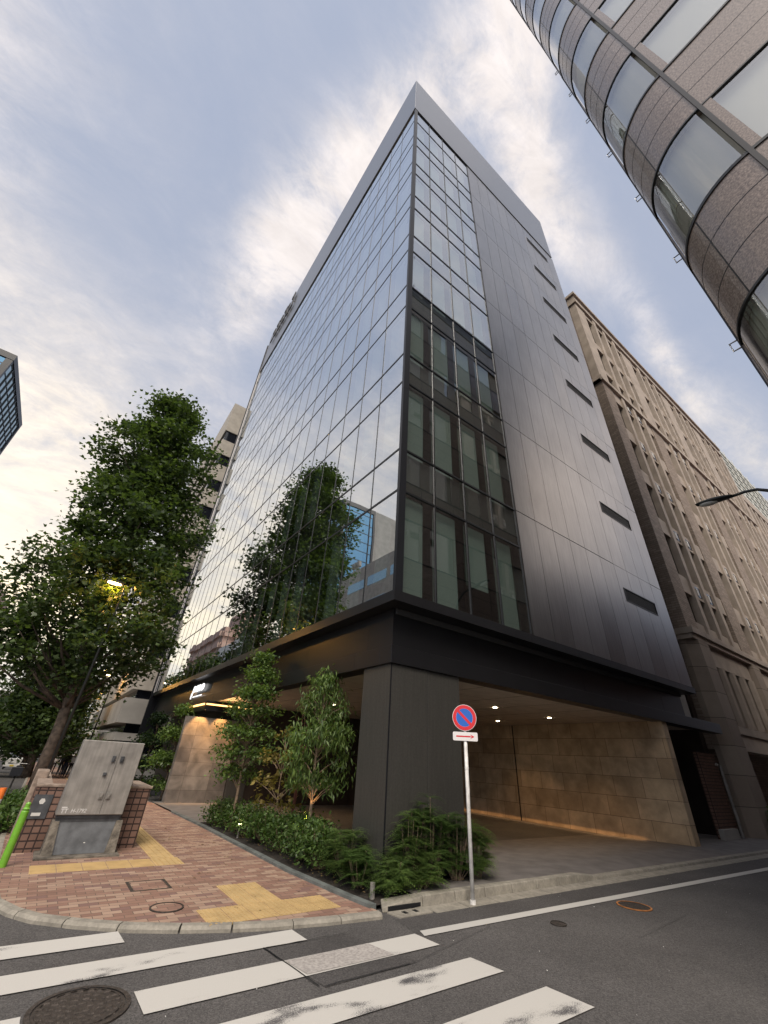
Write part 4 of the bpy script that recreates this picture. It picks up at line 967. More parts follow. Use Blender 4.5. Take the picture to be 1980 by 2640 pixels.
# ------------------------------------------------------------------ vegetation
def leaf_cloud(centres, n_per, spread, size, shape, flat=.6, droop=.0, elong=1.0, rngl=None):
    """many small folded leaves around cluster centres; returns verts, faces"""
    r = rngl or rng; C_ = np.repeat(np.asarray(centres, float), n_per, axis=0); n = len(C_)
    P = C_+r.normal(0, 1, (n, 3))*np.array([spread, spread, spread*flat])
    ang = r.uniform(0, 2*np.pi, n); tilt = r.normal(0, .55, n)-droop
    d = np.stack([np.cos(ang)*np.cos(tilt), np.sin(ang)*np.cos(tilt), np.sin(tilt)], 1)
    up = np.tile(np.array([0, 0, 1.]), (n, 1))+r.normal(0, .45, (n, 3)); s = np.cross(d, up); s /= np.linalg.norm(s, axis=1)[:, None]; nn = np.cross(s, d)
    sz = size*r.uniform(.65, 1.3, n)
    V = np.stack([P+d*(sz*u)[:, None]+s*(sz*w)[:, None]+nn*(sz*q)[:, None] for (u, w, q) in shape], 1)
    return V.reshape(-1, 3), n
SH_MAPLE = [(0, 0, 0), (.1, -.32, .05), (.38, -.55, .10), (.52, -.26, .02), (1.0, 0, -.06), (.52, .26, .02), (.38, .55, .10), (.1, .32, .05)]
SH_OVAL = [(0, 0, 0), (.35, -.24, .06), (.75, -.18, .04), (1, 0, -.05), (.75, .18, .04), (.35, .24, .06)]
SH_LONG = [(0, 0, 0), (.4, -.12, .03), (1, 0, -.18), (.4, .12, .03)]
def leaf_mesh(name, V, n, k, m, parent):
    me = bpy.data.meshes.new(name); me.vertices.add(len(V))
    V = V-np.array(world_loc(parent)); me.vertices.foreach_set('co', V.astype(np.float32).ravel())
    me.loops.add(n*k); me.loops.foreach_set('vertex_index', np.arange(n*k, dtype=np.int32))
    me.polygons.add(n); me.polygons.foreach_set('loop_start', np.arange(0, n*k, k, dtype=np.int32)); me.polygons.foreach_set('loop_total', np.full(n, k, dtype=np.int32))
    me.update(calc_edges=True); me.validate(); me.materials.append(m)
    o = bpy.data.objects.new(name, me); COL.objects.link(o); o.parent = parent; return o
def tree(name, base, h, prof, label, leafm, n_cl, n_per, spread, size, trunk_r=.28, crown_z=.25, seed=1, lean=(0, 0), barkm='bark', shape=SH_MAPLE, group=None, cat='tree', flat=.6, limbs=14):
    """prof(t) -> crown radius at height fraction t (0 bottom of crown .. 1 top)"""
    r = np.random.default_rng(seed); t = thing(name, base, label, cat, group); bx, by_, bz = base
    zc0 = bz+h*crown_z; cen = []
    def axis(z): f = (z-bz)/h; return np.array([bx+lean[0]*f, by_+lean[1]*f])
    while len(cen) < n_cl:
        u = r.uniform(0, 1); z = zc0+(h*(1-crown_z))*u; rad = prof(u); q = r.uniform(0, 1)**.5
        if r.uniform() > (rad/max(prof(x_) for x_ in (0.1, .25, .4, .6)))**1.0+.12: continue
        a = r.uniform(0, 2*np.pi); lob = 1+.18*np.sin(3*a+7*u+seed)+.16*np.sin(6*a-17*u)+.10*np.sin(29*u)
        c = axis(z)+np.array([math.cos(a), math.sin(a)])*rad*q*lob; cen.append((c[0], c[1], z))
    V, n = leaf_cloud(cen, n_per, spread, size, shape, flat, rngl=r)
    leaf_mesh('crown', V, n, len(shape), leafm, t)
    mb = MB(); pts = []; rs = []
    for i in range(9):
        f = i/8*.93; z = bz-.1+h*f; a = axis(z); pts.append((a[0]+.06*math.sin(i*1.7), a[1]+.05*math.cos(i*2.1), z)); rs.append(trunk_r*(1-f*.9)*(1.25 if i == 0 else 1))
    mb.tube(pts, rs, 10); mb.build('trunk', M[barkm], t, smooth=True)
    mb = MB(); idx = r.choice(len(cen), min(limbs*5, len(cen)), replace=False)
    for j in idx:
        c = np.array(cen[j]); zs = max(bz+h*crown_z*.75, c[2]-h*.14*r.uniform(.6, 1.3)); a = axis(zs); rr_ = trunk_r*.32*(1-(zs-bz)/h)
        mid = np.array([a[0]*.55+c[0]*.45, a[1]*.55+c[1]*.45, zs+(c[2]-zs)*.35]); mb.tube([(a[0], a[1], zs), tuple(mid), tuple(c)], [rr_+.01, rr_*.7+.008, .006], 5)
    mb.build('limbs', M[barkm], t, smooth=True)
    return t
def plane_prof(u):
    return float(np.interp(u, [0, .06, .16, .3, .5, .65, .78, .9, .97, 1], [1.8, 3.2, 3.6, 3.0, 2.8, 2.55, 2.3, 1.6, .9, .4]))
T1 = tree('plane_tree', (.35, 22, gz(22)), 19.9, plane_prof, 'tall leafy plane tree with leaning trunk behind the brown tiled planter', M['leaf'], 620, 74, .36, .19, .225, .19, 4, (-.9, .4), group='plane trees along the left street', limbs=16)
T2 = tree('plane_tree', (-.2, 41, gz(41)), 9.5, lambda u: plane_prof(u)*.9, 'dark plane tree directly behind the tallest street tree', M['leaf'], 300, 66, .5, .24, .34, .16, 9, (-.6, 0), group='plane trees along the left street')
T3 = tree('plane_tree', (-.6, 52, gz(52)), 9.5, plane_prof, 'distant plane tree further down the left pavement', M['leafd'], 220, 60, .5, .3, .36, .2, 15, (-.4, 0), group='plane trees along the left street')
tree('street_tree', (-12.5, 62, gz(62)), 9.5, lambda u: plane_prof(u)*.95, 'bright green bushy tree across the road at the left edge', M['leafb'], 220, 60, .6, .3, .2, .12, 21)
tree('street_tree', (-12, 90, gz(90)), 11, lambda u: plane_prof(u)*1.1, 'far green tree across the road beyond the bushy tree', M['leafb'], 200, 50, .6, .35, .2, .12, 22)

# trees in the planting bed
def small_prof(r0): return lambda u: float(np.interp(u, [0, .15, .35, .6, .8, 1], [.7, 1.0, .95, .8, .5, .12]))*r0
def droop_cloud(cen, n_per, spread, size, shape, r, droop, flat): return leaf_cloud(cen, n_per, spread, size, shape, flat, droop, rngl=r)
def planter_tree(base, h, r0, label, leafm, n_cl, n_per, size, shape, seed, crown=.3, droop=.5, tr=.04, cat='tree', spread=.12, glow=False, lobes=3):
    r = np.random.default_rng(seed); t = thing('young_tree', base, label, cat); bx, by_, bz = base; cen = []
    pf = small_prof(r0)
    for i in range(n_cl):
        u = r.uniform(0, 1); a = r.uniform(0, 6.28); q = r.uniform(0.15, 1)**.6; u2 = round(u*lobes)/lobes*.7+u*.3 if lobes else u
        cen.append((bx+math.cos(a)*pf(u)*q, by_+math.sin(a)*pf(u)*q, bz+h*(crown+(1-crown)*u2)))
    V, n = droop_cloud(cen, n_per, spread, size, shape, r, droop, .7); leaf_mesh('foliage', V, n, len(shape), leafm, t)
    mb = MB(); mb.tube([(bx+.02*math.sin(i*1.3), by_, bz-.05+h*.95*i/7) for i in range(8)], [tr*(1-i/8.5) for i in range(8)], 8); mb.build('trunk', M['barkl'], t, smooth=True)
    mb = MB()
    for c in cen[::2]: zb = max(bz+h*crown*.6, c[2]-.35); mb.tube([(bx, by_, zb), ((bx+c[0])/2, (by_+c[1])/2, zb*.4+c[2]*.6), c], [.012, .009, .003], 4)
    mb.build('twigs', M['barkl'], t)
    return t
planter_tree((4.72, 8.75, .1), 3.25, .66, 'slender young evergreen with long drooping leaves before the dark column', M['leaff'], 110, 40, .125, SH_LONG, 31, .32, .9, .04, lobes=0)
planter_tree((4.28, 11.8, .1), 3.9, .72, 'dense dark young tree left of the drooping evergreen', M['leaff'], 170, 38, .10, SH_OVAL, 32, .28, .1, .04, spread=.13, lobes=6)
planter_tree((4.75, 10.4, .1), 2.0, .62, 'thin young maple with sparse yellowing leaves', M['leafy'], 50, 12, .09, SH_MAPLE, 33, .3, .3, .02)
planter_tree((4.25, 19.6, .05), 3.0, .75, 'leafy shrub tree beside the entrance stone wall', M['leaff'], 130, 38, .12, SH_OVAL, 34, .12, .2, .03, spread=.14)
planter_tree((3.9, 22.6, 0), 2.8, .8, 'darker leafy shrub tree behind the entrance planting', M['leafd'], 120, 38, .13, SH_OVAL, 35, .1, .2, .03, spread=.15)
bt = thing('bare_sapling', (5.4, 10.9, .1), 'small bare reddish sapling under the canopy', 'tree')
mb = MB(); rb = random.Random(8)
for k_ in range(3): mb.tube([(5.4, 10.9, .1), (5.4+.05*k_, 10.9, 1.5), (5.4+.12*(k_-1), 10.9+.05*k_, 2.9)], [.02, .014, .005], 5)
for k_ in range(22): z = rb.uniform(1.4, 2.6); a = rb.uniform(0, 6.28); mb.tube([(5.4, 10.9, z), (5.4+.3*math.cos(a), 10.9+.3*math.sin(a), z+.4)], [.007, .003], 4)
mb.build('stem', M['brownp'], bt)
# broad-leaved shrubs along the pavement edge
def shrub(base, w, h, label, leafm, shape, size, n_cl, n_per, seed, droop=0, feather=False, group=None):
    r = np.random.default_rng(seed); t = thing('shrub', base, label, 'shrub', group); bx, by_, bz = base
    mb = MB(); cen = []; Vs = []; nt_ = 0
    if not feather:
        for i in range(n_cl):
            a = r.uniform(0, 6.28); q = r.uniform(0, 1)**.5; z = h*r.uniform(.25, 1)*(1-.45*q*q); cen.append((bx+math.cos(a)*w*q, by_+math.sin(a)*w*q, bz+z))
        V, n = leaf_cloud(cen, n_per, .075, size, shape, .8, -.25, rngl=r)
        leaf_mesh('foliage', V, n, len(shape), leafm, t)
        for c in cen[::2]: mb.tube([(bx+(c[0]-bx)*.3, by_+(c[1]-by_)*.3, bz-.02), c], [.008, .004], 4)
    else:                      # arching fronds with paired narrow leaflets
        for i in range(n_cl):
            a = r.uniform(0, 6.28); q = r.uniform(.2, 1)**.5; top = np.array([bx+math.cos(a)*w*q*.55, by_+math.sin(a)*w*q*.55, bz+h*r.uniform(.15, 1)*(1-.35*q)])
            for j in range(11):
                b = r.uniform(0, 6.28); ln = size*r.uniform(2.6, 4.2); d0 = np.array([math.cos(b), math.sin(b), r.uniform(.1, .8)]); d0 /= np.linalg.norm(d0)
                side = np.cross(d0, [0, 0, 1.]); side /= np.linalg.norm(side)
                for m_ in range(9):
                    f = (m_+1)/9; p = top+d0*ln*f+np.array([0, 0, -ln*.45*f*f]); L2 = size*(1.1-.6*f)
                    for sg in (-1, 1):
                        dd = side*sg*.8+d0*.55+np.array([0, 0, -.35]); dd /= np.linalg.norm(dd); nn = np.cross(dd, [0, 0, 1.]); nn /= np.linalg.norm(nn)
                        Vs.append([p, p+dd*L2*.45-nn*L2*.13, p+dd*L2, p+dd*L2*.45+nn*L2*.13])
            mb.tube([(bx+math.cos(a)*w*.15, by_+math.sin(a)*w*.15, bz-.02), tuple(top)], [.008, .005], 4)
        V = np.array(Vs).reshape(-1, 3); leaf_mesh('foliage', V, len(Vs), 4, leafm, t)
    mb.build('stems', M['barkl'], t)
    return t
rs_ = random.Random(4)
desc = ['low broad leaved shrub at the entrance end of the planting bed', 'broad leaved shrub second from the entrance end of the bed', 'broad leaved shrub below the dense dark young tree', 'broad leaved shrub below the yellowing maple', 'broad leaved shrub behind the tactile paving edge', 'broad leaved shrub at the foot of the drooping evergreen', 'broad leaved shrub just left of the feathery shrubs', 'broad leaved shrub between the evergreen and the column']
for i, (x, y, w, h) in enumerate([(4.4, 12.9, .42, .48), (4.45, 11.9, .42, .52), (4.45, 11.0, .42, .52), (4.5, 10.1, .42, .56), (4.5, 9.2, .42, .58), (4.5, 8.4, .40, .60), (4.45, 7.7, .36, .58), (4.95, 9.4, .4, .62)]):
    shrub((x, y, .1), w, h, desc[i], M['leafs'], SH_OVAL, .066, 110, 17, 50+i, group='broad leaved shrubs in the planting bed')
fd = ['feathery shrub left of the dark column base', 'feathery shrub at the pavement corner of the planting bed', 'low feathery shrub overhanging the kerb corner', 'tall feathery shrub in front of the column', 'tall feathery shrub right of the column joint', 'feathery shrub behind the no parking sign pole', 'low feathery shrub beside the kerb left of the sign pole', 'small grey green feathery shrub at the driveway edge']
for i, (x, y, w, h) in enumerate([(4.55, 7.05, .42, .72), (4.45, 6.5, .36, .52), (4.72, 6.05, .34, .48), (5.15, 6.18, .40, 1.15), (5.62, 6.2, .42, 1.38), (6.15, 6.2, .44, 1.25), (5.25, 6.0, .34, .6), (6.62, 6.17, .34, .9)]):
    shrub((x, y, .1), w, h, fd[i], M['leafs' if i in (1, 4, 5) else 'leaff'], SH_LONG, .072, 46 if h > .6 else 30, 0, 70+i, feather=True, group='feathery shrubs in the planting bed')
for i, (x, y) in enumerate([(-.02, 12.6), (.0, 14.2), (-.05, 15.9), (.05, 17.8)]):
    shrub((x+.02, y, .0), .34, .42, ['low roadside hedge shrub nearest the planter', 'second roadside hedge shrub behind the planter', 'third roadside hedge shrub behind the planter', 'farthest roadside hedge shrub near the bicycle'][i], M['leafs'], SH_OVAL, .09, 60, 12, 90+i, group='hedge shrubs along the road edge')

fl = MB(); rf_ = random.Random(9)
for i in range(420):
    y = rf_.uniform(5.85, 13.2); x = rf_.uniform(4.05, 4.9) if y > 6.5 else rf_.uniform(4.2, 6.7)
    if i % 6 == 0: x, y = rf_.uniform(2.2, 4.0), rf_.uniform(6.0, 14)
    z = .13 if i % 6 else PZ+.006; s_ = rf_.uniform(.012, .03); a = rf_.uniform(0, 6.28); c_, q_ = math.cos(a)*s_, math.sin(a)*s_
    fl.add([(x-c_, y-q_, z), (x+q_*.5, y-c_*.5, z+.008), (x+c_, y+q_, z+.003), (x-q_*.5, y+c_*.5, z+.006)], [(0, 1, 2, 3)])
o = fl.build('fallen_leaves', leaf_mat('dry_leaf', (.10, .06, .03), (.24, .17, .07), .2)); tag(o, 'small dry fallen leaves scattered over soil and pavement', 'fallen leaves', kind='stuff')
# small garden lamps
for i, (x, y, z) in enumerate([(4.17, 10.9, .3), (4.35, 6.0, .2)]):
    t = thing('garden_light', (x, y, .06), ['short lit garden light among the broad leaved shrubs', 'short unlit grey garden light at the bed corner'][i], 'garden light')
    mb = MB(); mb.cyl(x, y, .04, z, .022 if i == 0 else .035, 12); mb.build('post', M['steel'], t); mb = MB(); mb.cyl(x, y, z, z+.03, .024 if i == 0 else .036, 12); mb.build('head', M['dl'] if i == 0 else M['steel'], t)
pl = bpy.data.lights.new('tree_uplight', 'SPOT'); pl.energy = 30; pl.color = (1, .55, .2); pl.spot_size = R(40); pl.shadow_soft_size = .03; pl.spot_blend = .5
plo = bpy.data.objects.new('tree_uplight', pl); COL.objects.link(plo); plo.location = (4.45, 8.45, .62); plo.rotation_euler = (Vector((4.45, 8.45, .62))-Vector((4.72, 8.75, 1.15))).to_track_quat('Z', 'Y').to_euler()

# ------------------------------------------------------------------ brown tiled planter with cabinet
pt = thing('tiled_planter', (1.1, 10.4, 0), 'waist high brown tiled planter wall around the cabinet on the pavement', 'planter')
mb = MB(); zb = -.05; zt = .95
mb.box(.20, 10.42, zb, 2.04, 10.62, zt); mb.box(.20, 10.62, zb, .40, 14.2, zt); mb.box(1.86, 10.62, zb, 2.04, 12.0, zt); mb.box(.4, 11.82, zb, 1.86, 12.0, zt-.05)
mb.build('tiled_wall', M['tile'], pt)
mb = MB(); mb.box(.18, 10.40, zt, 2.06, 10.64, zt+.04); mb.box(.18, 10.64, zt, .42, 14.2, zt+.04); mb.box(1.84, 10.64, zt, 2.06, 12.02, zt+.04); mb.build('coping', M['cap'], pt, bevel=.008)
mb = MB(); mb.box(.12, 12.0, zb, .34, 12.7, 1.12); mb.build('raised_block', M['cap'], pt, bevel=.02)
mb = MB(); mb.box(.4, 10.62, zb, 1.86, 11.82, .8); mb.build('soil', M['soil'], pt)
mb = MB(); mb.box(.22, 10.40, .50, .49, 10.418, .84); pl_ = mb.build('inspection_plate', M['steelg'], pt)
mb = MB(); P = [(.355+.045*math.cos(R(60*k_)), .745+.045*math.sin(R(60*k_))) for k_ in range(6)]; mb.add([(x, 10.394, z) for x, z in P]+[(x, 10.40, z) for x, z in P], [(0, 1, 2, 3, 4, 5), (6, 7, 8, 9, 10, 11)]+[(i, (i+1) % 6, (i+1) % 6+6, i+6) for i in range(6)]); mb.build('emblem', M['white'], pl_)
mb = MB(); mb.box(.27, 10.394, .54, .40, 10.40, .585); mb.build('label_plate', M['white'], pl_)
cb = thing('utility_cabinet', (1.1, 10.1, 0), 'weathered grey steel utility cabinet with two doors on a concrete plinth', 'utility cabinet')
mb = MB(); mb.box(.52, 9.72, 0, 1.72, 10.40, .075); mb.build('base_slab', M['plinth'], cb, bevel=.01)
mb = MB()
mb.add([(.60, 9.88, .075), (.76, 9.88, .075), (.76, 10.38, .075), (.60, 10.38, .075), (.60, 10.06, .50), (.70, 10.06, .50), (.70, 10.38, .50), (.60, 10.38, .50)], [(3, 2, 1, 0), (4, 5, 6, 7), (0, 1, 5, 4), (1, 2, 6, 5), (2, 3, 7, 6), (3, 0, 4, 7)])
mb.add([(1.50, 9.88, .075), (1.66, 9.88, .075), (1.66, 10.38, .075), (1.50, 10.38, .075), (1.56, 10.06, .50), (1.66, 10.06, .50), (1.66, 10.38, .50), (1.56, 10.38, .50)], [(3, 2, 1, 0), (4, 5, 6, 7), (0, 1, 5, 4), (1, 2, 6, 5), (2, 3, 7, 6), (3, 0, 4, 7)])
mb.box(.70, 10.30, .075, 1.56, 10.38, .50); mb.build('plinth', M['plinth'], cb)
mb = MB(); mb.add([(.745, 9.93, .078), (1.515, 9.93, .078), (1.555, 10.10, .48), (.705, 10.10, .48), (.745, 9.97, .078), (1.515, 9.97, .078), (1.555, 10.14, .48), (.705, 10.14, .48)], [(0, 1, 2, 3), (4, 7, 6, 5), (0, 3, 7, 4), (1, 5, 6, 2), (3, 2, 6, 7), (0, 4, 5, 1)]); lp = mb.build('lower_panel', M['steelg'], cb)
mb = MB(); mb.box(1.07, 9.995, .19, 1.10, 10.002, .215); mb.box(1.15, 9.985, .17, 1.175, 9.995, .22); mb.build('peeled_label', M['white'], lp)
mb = MB(); mb.box(.64, 10.10, .47, 1.60, 10.36, .54); mb.box(.62, 10.08, .54, 1.61, 10.36, .575); mb.build('frame_rail', M['steelg'], cb)
mb = MB(); mb.box(.60, 10.05, .578, 1.62, 10.41, 1.70); bo = mb.build('body', M['steel'], cb, bevel=.018)
mb = MB(); mb.box(.61, 10.035, .59, 1.238, 10.049, 1.69); mb.build('door', M['steel'], cb, bevel=.004)
mb = MB(); mb.box(1.244, 10.035, .59, 1.61, 10.049, 1.69); mb.build('door', M['steel'], cb, bevel=.004)
for (x, z, w, h, mm) in ((1.17, 1.42, .028, .05, 'steelg'), (1.31, 1.42, .03, .05, 'steelg'), (1.11, 1.18, .028, .028, 'steelg'), (1.17, .86, .03, .045, 'steel'), (1.29, .86, .03, .045, 'steel')):
    mb = MB(); mb.box(x-w, 10.008, z-h, x+w, 10.034, z+h); mb.box(x-w*.5, 9.996, z-h*.6, x+w*.5, 10.007, z+h*.3); mb.build('latch', M[mm], cb, bevel=.004)
wm = mat('white_stencil', (.62, .61, .60), .7)
text_mesh('TT', .085, 'stencil_lettering', wm, cb, face_matrix(Vector((.655, 10.033, .615)), (1, 0, 0)), .001, 0, .002)
text_mesh('H-1792', .075, 'stencil_lettering', wm, cb, face_matrix(Vector((.80, 10.033, .62)), (1, 0, 0)), .001, .15, .001)
mb = MB(); mb.box(.655, 10.031, .683, .735, 10.034, .70); mb.build('stencil_bar', wm, cb)

# ------------------------------------------------------------------ green bollard, delineator
t = thing('bollard', (.16, 9.42, .05), 'bright green round bollard at the pavement edge by the planter', 'bollard')
bxx, byy = .16, 9.42
mb = MB(); mb.tube([(bxx, byy, .02), (bxx, byy, .70), (bxx, byy, .715)], [.052, .052, .046], 20); mb.build('post', M['green'], t, smooth=False)
mb = MB(); mb.tube([(bxx, byy, .716), (bxx, byy, .735), (bxx, byy, .755), (bxx, byy, .80), (bxx, byy, .82)], [.036, .050, .034, .034, .02], 20); mb.build('cap', M['green'], t, smooth=False)
for i, (x, y) in enumerate([(-.33, 13.4), ]):
    t = thing('delineator_post', (x, y, 0), 'orange and white roadside delineator at the left edge', 'delineator post')
    for z0, z1, mm in ((.0, .12, 'orange'), (.12, .22, 'whitep'), (.22, .42, 'orange'), (.42, .52, 'whitep'), (.52, .72, 'orange')):
        mb = MB(); mb.cyl(x, y, z0, z1, .06, 16); mb.build('band', M[mm], t)
    mb = MB(); mb.cyl(x, y, 0, .03, .16, 20); mb.build('base', M['tyre'], t)

# ------------------------------------------------------------------ no parking sign
sx, sy = 5.72, 5.44
t = thing('no_parking_sign', (sx, sy, 0), 'round red and blue no parking sign with a red arrow plate on a white pole', 'road sign')
mb = MB(); mb.tube([(sx, sy, 0), (sx, sy, 2.50)], .030, 16); mb.build('pole', M['pole'], t, smooth=True)
mb = MB(); mb.cyl(sx, sy, 0, .05, .042, 16); mb.tube([(sx, sy, 1.62), (sx, sy, 1.66)], .033, 16); mb.build('collar', M['pole'], t)
vd = Vector((sx, sy, 0)).normalized(); rt = Vector((vd.y, -vd.x, 0)); up = Vector((0, 0, 1))
def disc(mb, c, r0, r1, off, n=48, z=0):
    o = -vd*off; v = []
    for k_ in range(n):
        a = 2*math.pi*k_/n; d = rt*math.cos(a)+up*math.sin(a); v += [c+o+d*r0, c+o+d*r1]
    mb.add(v, [(2*k_, 2*k_+1, 2*((k_+1) % n)+1, 2*((k_+1) % n)) for k_ in range(n)][::1])
def poly_on(mb, c, pts, off, th=.0):
    mb.add([c-vd*off+rt*a+up*b for a, b in pts], [tuple(range(len(pts)))])
c = Vector((sx, sy, 2.375)); rr0 = .203
mb = MB(); mb.tube([c-vd*.034, c-vd*.040], rr0, 48); pp = mb.build('sign_plate', M['signw'], t)
mb = MB(); disc(mb, c, rr0*.70, rr0*.965, .0425); 
import math as _m
aw = .030; L_ = rr0*.74; d45 = Vector((-1, 1)).normalized()
mb2 = MB(); pts = [(-L_*.707-aw*.5, L_*.707-aw*.5), (-L_*.707+aw*.5, L_*.707+aw*.5), (L_*.707+aw*.5, -L_*.707+aw*.5), (L_*.707-aw*.5, -L_*.707-aw*.5)]
poly_on(mb, c, pts, .0435); mb.build('red_ring', M['signr'], pp)
mb = MB(); disc(mb, c, 0.0, rr0*.69, .0415); mb.build('blue_field', M['signb'], pp)
c2 = Vector((sx, sy, 2.09)); mb = MB()
hw_, hh_ = .205, .065; rc = .02; P = []
for (qx, qy, a0) in ((hw_-rc, hh_-rc, 0), (-hw_+rc, hh_-rc, 90), (-hw_+rc, -hh_+rc, 180), (hw_-rc, -hh_+rc, 270)):
    for k_ in range(5): a = R(a0+90*k_/4); P.append((qx+rc*math.cos(a), qy+rc*math.sin(a)))
nP = len(P); F_ = [c2-vd*.040+rt*a+up*b for a, b in P]; Bk = [c2-vd*.034+rt*a+up*b for a, b in P]
mb.add(F_+Bk, [tuple(range(nP)), tuple(range(2*nP-1, nP-1, -1))]+[(i, i+nP, (i+1) % nP+nP, (i+1) % nP) for i in range(nP)]); ppl = mb.build('arrow_plate', M['signw'], t)
mb = MB(); poly_on(mb, c2, [(-.15, -.010), (.09, -.010), (.09, .010), (-.15, .010)], .042); poly_on(mb, c2, [(.085, -.032), (.155, 0), (.085, .032), (.105, 0)], .042); mb.build('red_arrow', M['signr'], ppl)

# ------------------------------------------------------------------ street lamps
def lamp_head(mb, p0, p1, w, h):
    a = Vector(p0); b = Vector(p1); d = (b-a); side = d.cross(Vector((0, 0, 1))).normalized(); upv = side.cross(d).normalized(); v = []; ns = 9; nr = 10
    for i in range(ns):
        f = i/(ns-1); r_ = math.sin(math.pi*(f*.86+.06))**.55
        for k_ in range(nr):
            an = 2*math.pi*k_/nr; s_ = math.sin(an); v.append(a+d*f+side*math.cos(an)*w*r_+upv*(s_ if s_ > 0 else s_*.45)*h*r_)
    mb.add(v, [(i*nr+k_, i*nr+(k_+1) % nr, (i+1)*nr+(k_+1) % nr, (i+1)*nr+k_) for i in range(ns-1) for k_ in range(nr)]+[tuple(range(nr-1, -1, -1)), tuple((ns-1)*nr+k_ for k_ in range(nr))])
t = thing('street_lamp', (12, .62, 0), 'unlit dark curved arm street lamp at the right edge before the stone building', 'street lamp', 'street lamps')
mb = MB(); mb.tube([(12, .62, 0), (12, .62, 4), (12, .62, 6.6), (12, .66, 7.2), (12, .8, 7.55), (12, 1.036, 7.76), (12, 1.206, 7.88), (12, 1.43, 7.93), (12, 1.72, 7.93)], [.09, .075, .06, .05, .045, .04, .038, .035, .035], 12); mb.build('pole', M['lampm'], t, smooth=True)
mb = MB(); lamp_head(mb, (12, 1.66, 7.93), (12, 2.48, 8.03), .14, .085); mb.build('head', M['lampm'], t, smooth=True)
mb = MB(); lamp_head(mb, (12, 2.02, 7.93), (12, 2.40, 7.98), .10, .13); mb.build('lens', M['lens'], t, smooth=True)
def lit_lamp(x, y, z, px_, py_, label, e):
    t = thing('street_lamp', (px_, py_, gz(py_)), label, 'street lamp', 'street lamps')
    mb = MB(); mb.tube([(px_, py_, gz(py_)), (px_, py_, z-.6), (px_*.9+x*.1, py_, z-.1), (x+.1, y, z+.03)], [.06, .04, .035, .03], 10); mb.build('pole', M['lampm'], t, smooth=True)
    mb = MB(); lamp_head(mb, (x+.25, y, z+.02), (x-.45, y, z+.04), .16, .09); mb.build('head', M['lampm'], t, smooth=True)
    mb = MB(); lamp_head(mb, (x+.12, y, z-.04), (x-.38, y, z-.02), .12, .07); mb.build('lens', M['streetl'], t, smooth=True)
    l = bpy.data.lights.new('street_lamp_bulb', 'POINT'); l.energy = e; l.color = (1, .48, .10); l.shadow_soft_size = .1
    o = bpy.data.objects.new('street_lamp_bulb', l); COL.objects.link(o); o.location = (x-.1, y, z-.16)
lit_lamp(.19, 19.3, 7.3, .48, 19.3, 'lit warm street lamp glowing among the plane tree leaves', 85)
lit_lamp(2.6, 43, 6.6, 2.95, 43, 'distant lit street lamp beyond the plane tree', 90)

# ------------------------------------------------------------------ people on the far pavement
def person(x, y, h, rot, top, bottom, label, stride=.12, bag=None, arm=.1):
    z0 = gz(y)+PZ; s = h/1.7
    V = [(0, 0, .95), (0, 0, 1.18), (0, .0, 1.40), (0, 0, 1.50), (0, .01, 1.60), (0, .01, 1.69),
         (-.19, 0, 1.40), (-.25, .03, 1.14), (-.24, -arm, .90), (-.235, -arm-.03, .80), (.19, 0, 1.40), (.25, -.03, 1.14), (.24, arm, .90), (.235, arm-.03, .80),
         (-.10, 0, .90), (-.10, -stride*.5, .50), (-.10, -stride, .08), (-.10, -stride-.15, .03), (.10, 0, .90), (.10, stride*.3, .50), (.10, stride, .08), (.10, stride-.15, .03)]
    Rr = [.15, .145, .15, .055, .10, .085, .07, .05, .037, .035, .07, .05, .037, .035, .10, .065, .045, .035, .10, .065, .045, .035]
    Ed = [(0, 1), (1, 2), (2, 3), (3, 4), (4, 5), (2, 6), (6, 7), (7, 8), (8, 9), (2, 10), (10, 11), (11, 12), (12, 13), (0, 14), (14, 15), (15, 16), (16, 17), (0, 18), (18, 19), (19, 20), (20, 21)]
    me = bpy.data.meshes.new('p'); me.from_pydata([tuple(c_*s for c_ in v) for v in V], Ed, []); o = bpy.data.objects.new('p', me); COL.objects.link(o)
    md = o.modifiers.new('skin', 'SKIN'); 
    for i, sv in enumerate(me.skin_vertices[0].data): sv.radius = (Rr[i]*s*(1.25 if i in (0, 1, 2) else 1), Rr[i]*s*.85); sv.use_root = (i == 0)
    sb = o.modifiers.new('sub', 'SUBSURF'); sb.levels = 1; bpy.context.view_layer.update()
    m2 = bpy.data.meshes.new_from_object(o.evaluated_get(bpy.context.evaluated_depsgraph_get())); bpy.data.objects.remove(o)
    m2.name = 'body'; m2.materials.clear()
    for mm in (M['skin'], M[top], M[bottom], M['hair'], M['cblack']): m2.materials.append(mm)
    for p in m2.polygons:
        c_ = p.center/s; k_ = 0
        if c_.z < .09: k_ = 4
        elif c_.z < .96 and abs(c_.x) < .205: k_ = 2
        elif c_.z < 1.47 and not (abs(c_.x) > .2 and c_.z < 1.0): k_ = 1
        elif c_.z > 1.66 or (c_.z > 1.53 and c_.y > -.02): k_ = 3
        p.material_index = k_; p.use_smooth = True
    t = thing('person', (x, y, z0), label, 'person'); b = bpy.data.objects.new('body', m2); COL.objects.link(b); b.parent = t; t.rotation_euler = (0, 0, rot)
    if bag:
        mb = MB(); mb.box(x-.14*s, y+.12*s, z0+1.0*s, x+.14*s, y+.28*s, z0+1.38*s); mb.build('backpack', M[bag], t, bevel=.03)
    return t
Dp = 1.40
person(1.46*Dp, 30.8*Dp, 1.62, 3.24, 'cblack', 'cnavy', 'person in black top and jeans walking away nearest the cabinet', .16)
person(1.69*Dp, 30.46*Dp, 1.56, 2.95, 'cgrey', 'cblack', 'person in grey jacket carrying a white bag on the far pavement', .14, 'cwhite')
